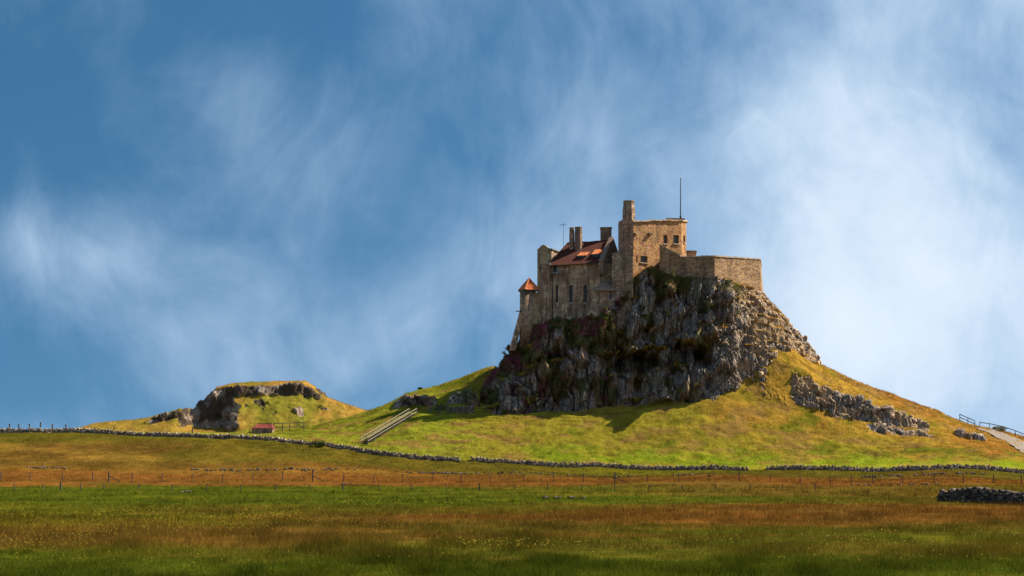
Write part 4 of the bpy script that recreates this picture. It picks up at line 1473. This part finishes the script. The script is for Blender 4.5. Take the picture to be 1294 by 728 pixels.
# loose rubble of a fallen wall and scattered stones in the field
r_ = np.random.default_rng(5)
cl = []
for px, Y, n, sp in ((52, 214, 16, 1.1), (82, 213.5, 10, .8), (268, 215, 22, 2.2), (310, 214.5, 14, 1.8), (360, 214.5, 16, 2.5), (395, 214, 10, 1.5), (420, 215, 8, 1.2), (548, 216.5, 22, 1.6),
                     (575, 216.5, 12, 2.5), (620, 216, 8, 2.5), (682, 216.5, 12, 1.6), (730, 216, 5, 2), (790, 216, 8, 1.2), (880, 218, 14, 2), (1100, 219, 10, 2), (1150, 219, 26, 4), (1210, 219, 14, 3),
                     (1085, 201, 7, .8), (1122, 201, 9, .9), (1165, 201.5, 12, 1.0), (240, 160, 6, .5), (720, 136, 10, 1.1), (435, 200, 4, .5)):
    for _ in range(n):
        Yq = Y + r_.normal(0, .25)
        cl.append((wx(px, Y) + r_.normal(0, sp), Yq))
cl = np.array(cl)
zc = base_z(cl[:, 0], cl[:, 1])
n = len(cl)
Sz = np.stack([r_.uniform(.15, .5, n), r_.uniform(.15, .4, n), r_.uniform(.10, .26, n)], -1)
tc_ = r_.uniform(.6, 1.5, (n, 1)) * np.array([[.085, .068, .058]])
for k_, (sel, lab) in enumerate(((cl[:, 1] > 205, 'dark rubble of a fallen wall lying along the upper field'), (cl[:, 1] <= 205, 'grey loose stones lying in the grass by the wire fences'))):
    o = stone_mesh('rubble', np.c_[cl, zc + .06][sel], Sz[sel], r_.uniform(0, 3, sel.sum()), r_.normal(0, .3, sel.sum()), tc_[sel], None, (0, 0, 0), 6 + k_, .22)
    tag(o, lab, 'rubble', kind='stuff')

# ------------------------------------------------------------------ boulders on the shoulder and by the outcrops
CRX, CRY, CRZ, CRK = CRAGV['x'], CRAGV['y'], CRAGV['z'], CRAGV['rock']
r_ = np.random.default_rng(8)
wgt = (CRAGV['right'] * CRAGV['CR'] * 1.2 + (CRK > .3) * (1 - CRAGV['CR']) * .35) * (CRY < 258) * (CRK > .2)
# even out the uneven grid
cellw = np.gradient(HXS)[None, :] * np.gradient(HYS)[:, None]
pw = (wgt * cellw).ravel()
idx = r_.choice(pw.size, 300, p=pw / pw.sum())
bp = np.c_[CRX.ravel()[idx], CRY.ravel()[idx], CRZ.ravel()[idx]]
rad = np.clip(np.exp(r_.normal(-1.2, .45, len(bp))), .1, .55)
bt = r_.uniform(.5, 1.35, (len(bp), 1)) * np.array([[.40, .29, .205]])
o = stone_mesh('boulders', bp - np.array([0, 0, .05]), rad[:, None] * r_.uniform(.6, 1.3, (len(bp), 3)), r_.uniform(0, 6, len(bp)), r_.normal(0, .5, len(bp)), bt, None, (0, 0, 0), 9, .25)
tag(o, 'tan and grey loose boulders on the rocky shoulder below the battery and outcrops', 'boulders', kind='stuff')

# ------------------------------------------------------------------ fences
GF = 'wire fences across the field'


def wire_fence(label, items, Y, hgt, seed, wd=.10, wires=(0.95, .55)):
    r_ = np.random.default_rng(seed)
    x0 = wx(items[0][0], Y)
    rt = root('wire_fence', label, 'fence', (x0, Y, 0), GF)
    tops = []
    for px, k in items:
        x, y = wx(px, Y), Y + r_.normal(0, .12)
        z = float(base_z(x, y)[0])
        h = hgt * k * (1 + r_.normal(0, .05))
        lean = Vector((r_.normal(0, .045), r_.normal(0, .04), 0)) * h
        w_ = wd * (1.7 if k > 1.1 else 1.0)
        MB().bar((x, y, z - .3), Vector((x, y, z + h)) + lean, w_).build('post', M['oldwood'], rt)
        tops.append((Vector((x, y, z)), lean, h))
        if k > 1.1 and hgt > 1.0:
            MB().bar((x + .1, y, z + .75), (x + 1.55, y - .1, z + .05), .10).build('brace', M['oldwood'], rt)
    for wv_ in wires:
        mb = MB()
        for (a, la, ha), (b, lb, hb_) in zip(tops[:-1], tops[1:]):
            mb.tube(a + la * wv_ + Vector((0, 0, hgt * wv_)), b + lb * wv_ + Vector((0, 0, hgt * wv_)), .011, .011, 4)
        mb.build('wire', M['wire'], rt)
    return rt


pa = [-148, -110, -73, -36, 0, 38, 79, 117, 138, 168, 205, 243, 281, 320, 357, 395, 434, 473, 509, 546, 583, 620, 661, 699, 737, 777, 818, 857, 895, 934, 973, 1011, 1049, 1076, 1103, 1140, 1180, 1218, 1256, 1290, 1330, 1370, 1410]
wire_fence('taller wooden post and wire fence on the edge of the red brown grass', [(p, 1.2 if p in (138, 395, 777) else 1.0) for p in pa], 203.5, 1.25, 301)
pb = [-66, -24, 17, 55, 77, 102, 132, 175, 218, 262, 304, 348, 391, 434, 479, 520, 564, 606, 651, 692, 735, 777, 820, 862, 904, 948, 989, 1031]
wire_fence('low post and wire fence sunk in green grass below the taller fence', [(p, 1.15 if p in (77, 434, 606) else .95) for p in pb], 168.0, .80, 302, .09, (.85,))

# stakes behind the top of the long wall
for i, (px, pt) in enumerate(((12, 535.5), (23.5, 536), (37, 535.5), (51, 533.5), (66, 536), (83, 536.5), (144, 541.0), (243, 540))):
    Y = 243.5 if px < 200 else 240
    x = wx(px, Y)
    z = float(base_z(x, Y)[0])
    tp = max(wz(pt, Y), z + .8)
    o = MB().bar((x, Y, z - .2), (x + .05, Y, tp), .17).bar((x - .12, Y, tp - .12), (x + .16, Y, tp - .10), .07).build('stake', M['oldwood'])
    if px == 144:
        tag(o, 'lone short stake behind the long wall below the grassy tail of the mound', 'stake')
    elif px == 243:
        tag(o, 'lone short stake behind the long wall before the dark mound cliff', 'stake')
    else:
        tag(o, 'short dark wooden stake in the row against the sky behind the long wall', 'stake', 'stakes behind the long wall')

# timber steps with pale handrails up the left bank
b0, b1 = Vector((wx(460, 235.2), 235.2)), Vector((wx(522, 247), 247))
dv = (b1 - b0).normalized()
sv = Vector((dv.y, -dv.x))
rt = root('timber_steps', 'pale timber steps with handrails climbing the green bank', 'steps', (b0.x, b0.y, float(base_z(b0.x, b0.y)[0])))
Ls = (b1 - b0).length
zs0, zs1 = float(base_z(b0.x, b0.y)[0]) + .1, float(base_z(b1.x, b1.y)[0]) + .1
for s_, nm in ((-.75, 1), (.75, 1)):
    prev = None
    npost = 9
    for i in range(npost):
        q = b0 + dv * (Ls * i / (npost - 1)) + sv * s_
        z = zs0 + (zs1 - zs0) * i / (npost - 1)
        MB().bar((q.x, q.y, z - .6), (q.x, q.y, z + .98), .10).build('post', M['palewood'], rt)
        if prev is not None:
            for h_ in (.95, .45):
                MB().bar(prev + Vector((0, 0, h_)), Vector((q.x, q.y, z + h_)), .08, .10).build('rail', M['palewood'], rt)
        prev = Vector((q.x, q.y, z))
for i in range(34):
    q = b0 + dv * (Ls * (i + .5) / 34)
    z = zs0 + (zs1 - zs0) * (i + .5) / 34
    MB().box((q.x, q.y, z + .06), (1.3, .2, .12), (sv.x, sv.y, 0)).build('tread', M['oldwood'], rt)


def rail_fence(label, spots, hgt, rails, mat, seed, wd=.12, cat='fence'):
    r_ = np.random.default_rng(seed)
    x, y = spots[0]
    rt = root('rail_fence', label, cat, (x, y, float(base_z(x, y)[0])))
    pv = None
    for (x, y) in spots:
        z = float(base_z(x, y)[0])
        h = hgt * (1 + r_.normal(0, .04))
        MB().bar((x, y, z - .25), (x + r_.normal(0, .03), y, z + h), wd).build('post', mat, rt)
        if pv is not None:
            for k in rails:
                MB().bar(pv + Vector((0, -.08, k * hgt)), Vector((x, y - .08, z + k * hgt)), .06, .13).build('rail', mat, rt)
        pv = Vector((x, y, z))
    return rt


rail_fence('dark wooden gate and rails between the crag foot and the left outcrop', [(wx(p, 247.2), 247.2) for p in (540.5, 544.5, 556, 566)], 1.35, (.9, .6, .3), M['oldwood'], 401, .17)
rail_fence('grey post and rail fence at the head of the gravel path', [(wx(1213, 254), 254.0), (wx(1223, 253.8), 253.8), (wx(1231.5, 253.5), 253.4)], 1.15, (.95, .5), M['oldwood'], 402, .10)
rail_fence('dark low railing along the far verge of the gravel path', [(wx(p, Y), Y) for p, Y in ((1238, 254.6), (1250, 254.4), (1268, 252.5), (1283, 250.0), (1296, 247.5), (1320, 244), (1350, 240))], .95, (.9,), M['oldwood'], 403, .09)
rail_fence('pale and brown ranch rail beside the red roofed shed', [(wx(p, Y), Y) for p, Y in ((346, 247), (357, 247.5), (366, 248), (384, 249))], 1.5, (.95, .5), M['oldwood'], 404)

# low retaining wall by the gate, with a pale slab on top
stone_wall('short low stone wall with pale slab against the crag foot', [(wx(569, 247.2), 247.2), (wx(583, 247.2), 247.2), (wx(599, 246.8), 246.8)], .95, 205, .26, .5)

# red roofed shed half hidden behind the long wall
sx0, sx1, sy = wx(317, 243), wx(345, 243), 243.0
zg = min(float(base_z(sx0, sy)[0]), float(base_z(sx1, sy)[0]))
rt = root('low_shed', 'low shed with faded red roof behind the long wall', 'shed', ((sx0 + sx1) / 2, sy + 1.2, zg))
zr, ze = max(wz(542, sy + 1.2), zg + 1.6), max(wz(548.5, sy), zg + .85)
MB().prism([(sx0 + .15, sy + .15), (sx1 - .15, sy + .15), (sx1 - .15, sy + 2.5), (sx0 + .15, sy + 2.5)], zg - .5, ze - .02).build('wall', M['stack'], rt)
mb = MB()
r0, r1 = Vector((sx0 + .9, sy + 1.3, zr)), Vector((sx1 - .35, sy + 1.3, zr))
e = [Vector((sx0, sy, ze)), Vector((sx1, sy, ze)), Vector((sx1, sy + 2.7, ze)), Vector((sx0, sy + 2.7, ze))]
mb.add([e[0], e[1], e[2], e[3], r0, r1], [(0, 1, 5, 4), (2, 3, 4, 5), (3, 0, 4), (1, 2, 5), (3, 2, 1, 0)])
mb.build('roof', M['redroof'], rt)
for i in range(7):
    u = (i + .5) / 7
    MB().bar(e[0].lerp(e[1], u) + Vector((0, -.03, .04)), r0.lerp(r1, u) + Vector((0, 0, .05)), .07).build('batten', M['redroof'], rt)
MB().box(((sx0 + sx1) / 2 + .5, sy + .13, zg + .35), (.7, .06, .9)).build('door', M['oldwood'], rt)
MB().bar(r0 + Vector((0, 0, .04)), r1 + Vector((0, 0, .04)), .16, .1).build('ridge', M['redroof'], rt)

# gravel path coming up to the right shoulder
nl, nw = 60, 10
Lp = [(1235, 253.0), (1262, 244), (1294, 233.5), (1335, 224.5), (1400, 215)]
Rp = [(1252, 253.6), (1270, 250.2), (1294, 245.6), (1345, 236), (1440, 222)]
tq = np.linspace(0, 1, 5)
tt = np.linspace(0, 1, nl)


def edge_pts(E):
    return np.interp(tt, tq, [wx(p, Y) for p, Y in E]), np.interp(tt, tq, [Y for p, Y in E])


(lx, ly), (rx_, ry_) = edge_pts(Lp), edge_pts(Rp)
uu = np.linspace(0, 1, nw)[None]
gx, gy = lx[:, None] * (1 - uu) + rx_[:, None] * uu, ly[:, None] * (1 - uu) + ry_[:, None] * uu
gx = gx + .6 * fbm(gx / 1.2, gy / 1.2, 130, 3) * (np.abs(uu - .5) > .4)
gzv = base_z(gx.ravel(), gy.ravel()).reshape(gx.shape)
# level the path across its width and lift it clear of the turf
lev = gzv + .10 + .04 * fbm(gx, gy, 131, 3)
i = np.arange(nl * nw).reshape(nl, nw)
Fq = np.stack([i[:-1, :-1], i[:-1, 1:], i[1:, 1:], i[1:, :-1]], -1).reshape(-1, 4)
o = np_mesh('path', np.stack([gx, gy, lev], -1).reshape(-1, 3), Fq, M['gravel'], smooth=True)
tag(o, 'pale gravel path running up to the right shoulder of the hill', kind='structure')


# ------------------------------------------------------------------ grasses, flowers and shrubs
def blades(name, pos, h, wd, col, label, cat, n_bl, seed, spread=.12, lean=.45):
    r_ = np.random.default_rng(seed)
    m_ = len(pos) * n_bl
    p = np.repeat(pos, n_bl, 0) + np.c_[r_.normal(0, spread, (m_, 2)), np.zeros(m_) - .03]
    hh = np.repeat(h, n_bl) * r_.uniform(.55, 1.2, m_)
    ww = np.repeat(wd, n_bl) * r_.uniform(.6, 1.2, m_)
    a = r_.uniform(0, 6.283, m_)
    dx_, dy_ = np.cos(a) * ww / 2, np.sin(a) * ww / 2
    l1, l2 = r_.normal(0, lean, m_) * hh, r_.normal(0, lean, m_) * hh
    v = np.stack([p - np.c_[dx_, dy_, 0 * dx_], p + np.c_[dx_, dy_, 0 * dx_], p + np.c_[l1, l2, hh]], 1).reshape(-1, 3)
    f = np.arange(m_ * 3).reshape(-1, 3)
    cc = np.repeat(col, n_bl, 0) * r_.uniform(.65, 1.4, (m_, 1))
    cc = np.repeat(cc, 3, 0)
    o = np_mesh(name, v, f, M['blade'], attrs={'tint': cc})
    return tag(o, label, cat, kind='stuff')


r_ = np.random.default_rng(77)
# near field, as far as the taller fence; tufts get sparser with distance as they get smaller in the picture
n = 95000
py = r_.uniform(613.0, 742, n)
Y = 7500.0 / (py - 575.0) + r_.normal(0, .6, n)
X = (r_.uniform(-140, 1434, n) - CX) * Y / F
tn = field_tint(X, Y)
clump = fbm(X / 2.2, Y / 3.5, 140, 3)
keep = r_.random(n) < np.clip(.72 + clump * .8, .25, 1)
X, Y, tn, clump = X[keep], Y[keep], tn[keep], clump[keep]
sc = np.clip(Y / 90, .8, 1.8)
dry_ = (tn[:, 0] > tn[:, 1] * 1.1)
tuss = np.clip(fbm(X / 1.1, Y / 2.6, 143, 3) - .15, 0, 1)
h = (.17 + .10 * np.clip(clump, -1, 1) + .10 * dry_ + .5 * tuss) * (1 + .15 * sc)
tn = tn * (1 - .35 * np.clip(tuss * 2.5, 0, 1))[:, None]
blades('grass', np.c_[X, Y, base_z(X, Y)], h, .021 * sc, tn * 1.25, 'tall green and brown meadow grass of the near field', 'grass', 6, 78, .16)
# upper field up to the boundary wall
n = 30000
X = r_.uniform(-100, 110, n)
Y = r_.uniform(203, 243, n)
keep = (Y < np.interp(X, WXS, WYS) - .4) & (np.abs(X) < Y * .42)
X, Y = X[keep], Y[keep]
tn = field_tint(X, Y)
cl_ = fbm(X / 3, Y / 2, 141, 3)
blades('grass', np.c_[X, Y, base_z(X, Y)], .26 + .14 * np.clip(cl_, -1, 1), np.full(len(X), .055), tn * 1.25, 'rust and straw coloured grass of the upper field below the boundary wall', 'grass', 4, 79, .22)
# hill turf
HXg, HYg = np.meshgrid(HXS, HYS)
mask = (CRK < .35) * (HYg > np.interp(HXg, WXS, WYS) + .3) * (HYg < 270) * cellw * (1 + 1.0 * (HYg > 250))
pw = mask.ravel()
idx = r_.choice(pw.size, 62000, p=pw / pw.sum())
bp = np.c_[CRX.ravel()[idx], CRY.ravel()[idx], CRZ.ravel()[idx]] + np.c_[r_.normal(0, .06, (len(idx), 2)), np.zeros(len(idx))]
hx, hy = HXg.ravel()[idx], HYg.ravel()[idx]
tn = hill_tint(hx, hy, CRZ.ravel()[idx])
tus = fbm(hx / 1.6, hy / 1.1, 142, 3)
# keep the path clear
onpath = (hx > np.interp(hy, ly[::-1], lx[::-1])) & (hx < np.interp(hy, ry_[::-1], rx_[::-1])) & (hy < 253.6)
sel = ~onpath
blades('turf', bp[sel], (.13 + .34 * np.clip(tus, 0, 1))[sel], np.full(sel.sum(), .055), (tn * (1.2 - .6 * np.clip(tus, 0, 1))[:, None])[sel], 'lime and golden tussocky turf on the castle hill', 'turf', 4, 80, .12, .7)
# far mound turf
fz = FARV.reshape(-1, 3)
okf = (rockf.ravel() < .3) & (fz[:, 1] < 402) & (fz[:, 2] > 7)
idx = r_.choice(np.flatnonzero(okf), 9000)
blades('turf', fz[idx], r_.uniform(.15, .4, 9000), np.full(9000, .09), tf.reshape(-1, 3)[idx] * 1.2, 'green and tan turf on the far flat topped mound', 'turf', 3, 81, .3, .6)

# buttercups
n = 90000
py = r_.uniform(616, 720, n)
Y = 7500.0 / (py - 575.0)
px = r_.uniform(-100, 1380, n)
X = wx(px, Y)
dens = np.exp(-((py - 658) / 10) ** 2) * (1 - sst(px, 330, 560)) + np.exp(-((py - 641) / 5) ** 2) * .8 * (1 - sst(px, 620, 720)) * sst(px, 180, 420) + np.exp(-((py - 695) / 5) ** 2) * .45 * (1 - .6 * sst(px, 900, 1100)) \
    + np.exp(-((py - 682) / 9) ** 2) * .3 * (1 - sst(px, 350, 500)) + .03
keep = r_.random(n) < dens * np.clip(.3 + 1.6 * fbm(X / 5, Y / 6, 150, 3), 0, 1) * .36
X, Y = X[keep], Y[keep]
n = len(X)
zf = base_z(X, Y) + r_.uniform(.26, .48, n)
rad = .016 + .00014 * Y
qv = []
for k in range(4):
    a = k * math.pi / 2
    qv.append(np.stack([X + rad * math.cos(a), Y + rad * math.sin(a) * .8 - .0, zf + rad * .7 * math.sin(a)], -1))
qv = np.stack(qv, 1).reshape(-1, 3)
m, t = new_mat('buttercup_petals')
finish(t, t.n('ShaderNodeAttribute', _attribute_name='tint').outputs['Color'], .6, spec=.2, trans=.25)
o = np_mesh('buttercups', qv, np.arange(n * 4).reshape(-1, 4), m, attrs={'tint': np.repeat(r_.uniform(.7, 1.1, (n, 1)) * np.array([[.42, .30, .02]]), 4, 0)})
tag(o, 'small yellow buttercups in the near field grass', 'flowers', kind='stuff')


def leaves(name, pts, rad, col, label, cat, per, seed, leaf=.16):
    """clumps of small leaf faces"""
    r_ = np.random.default_rng(seed)
    m_ = len(pts) * per
    dv_ = r_.normal(0, 1, (m_, 3))
    dv_ /= np.linalg.norm(dv_, axis=1, keepdims=True)
    p = np.repeat(pts, per, 0) + dv_ * (np.repeat(rad, per) * r_.uniform(.35, 1, m_))[:, None] * np.array([1, .8, .8])
    u = r_.normal(0, 1, (m_, 3))
    u /= np.linalg.norm(u, axis=1, keepdims=True)
    w_ = np.cross(u, r_.normal(0, 1, (m_, 3)))
    w_ /= np.linalg.norm(w_, axis=1, keepdims=True)
    s_ = (leaf * r_.uniform(.6, 1.3, m_))[:, None]
    v = np.stack([p - u * s_ * .5, p + w_ * s_ * .3, p + u * s_ * .5, p - w_ * s_ * .3], 1).reshape(-1, 3)
    cc = np.repeat(np.repeat(col, per, 0) * r_.uniform(.6, 1.5, (m_, 1)), 4, 0)
    o = np_mesh(name, v, np.arange(m_ * 4).reshape(-1, 4), M['blade'], attrs={'tint': cc})
    return tag(o, label, cat, kind='stuff')


# shrubs hanging on the crag: dark green in the gullies, purple bloom under the hall wall
wsh = CRAGV['CR'] * (CRK > .3) * (HYg < 258.5) * cellw * (1 - CRAGV['right']) * (sst(CRAGV['cover'], .45, .8) + 2.0 * CRAGV['nearwall'] * sst(CRAGV['cover'], .3, .6))
area = 1 / np.maximum(CRAGV['N'][..., 2], .2)
pw = (wsh * area).ravel()
idx = r_.choice(pw.size, 4200, p=pw / pw.sum())
bp = np.c_[CRX.ravel()[idx], CRY.ravel()[idx], CRZ.ravel()[idx]]
pur = np.clip(CRAGV['pr'].ravel()[idx] * 1.1 + .45 * CRAGV['nearwall'].ravel()[idx] * (bp[:, 0] < 15.5) + r_.normal(0, .25, len(idx)), 0, 1) > .46
grn = r_.uniform(.7, 1.4, (len(idx), 1)) * np.array([[.115, .130, .032]])
grn = np.where(r_.random((len(idx), 1)) < .3, np.array([[.18, .115, .045]]), grn)
blu = r_.uniform(.7, 1.3, (len(idx), 1)) * np.array([[.33, .055, .15]])
blu = np.where(r_.random((len(idx), 1)) < .45, np.array([[.22, .085, .055]]), blu)
leaves('shrubs', bp[~pur] + np.array([0, -.1, .1]), r_.uniform(.25, .6, (~pur).sum()), grn[~pur], 'dark green shrubs clinging to the gullies of the crag', 'shrubs', 14, 90, .2)
leaves('blossom', bp[pur] + np.array([0, -.1, .1]), r_.uniform(.2, .5, pur.sum()), blu[pur], 'purple red flowering plants below the hall wall', 'flowers', 14, 91, .17)


def bush(name, px, Y, rx, rz, col, label, seed):
    r_ = np.random.default_rng(seed)
    x, z = wx(px, Y), float(base_z(wx(px, Y), Y)[0])
    q = r_.normal(0, 1, (60, 3))
    q /= np.linalg.norm(q, axis=1, keepdims=True)
    q = q * r_.uniform(.3, 1, (60, 1)) ** .5 * np.array([rx, rx * .7, rz]) + np.array([x, Y, z + rz * .8])
    o = leaves(name, q, np.full(60, rx * .28), np.tile(np.array(col), (60, 1)), None, None, 16, seed, .17)
    del o['kind']
    return tag(o, label, 'bush')


bush('bush', 402, 233.4, 1.3, .65, (.04, .065, .014), 'rounded dark green bush against the long wall', 501)
bush('bush', 557, 249.0, 1.0, .5, (.06, .09, .018), 'green bush beside the dark gate under the crag', 502)
bush('bush', 531, 267.5, .45, .25, (.045, .07, .016), 'small bush on the left skyline of the hill', 504)
bush('bush', 1262, 253.8, 1.3, .35, (.13, .11, .03), 'straggly dry bush on the verge of the gravel path', 505)
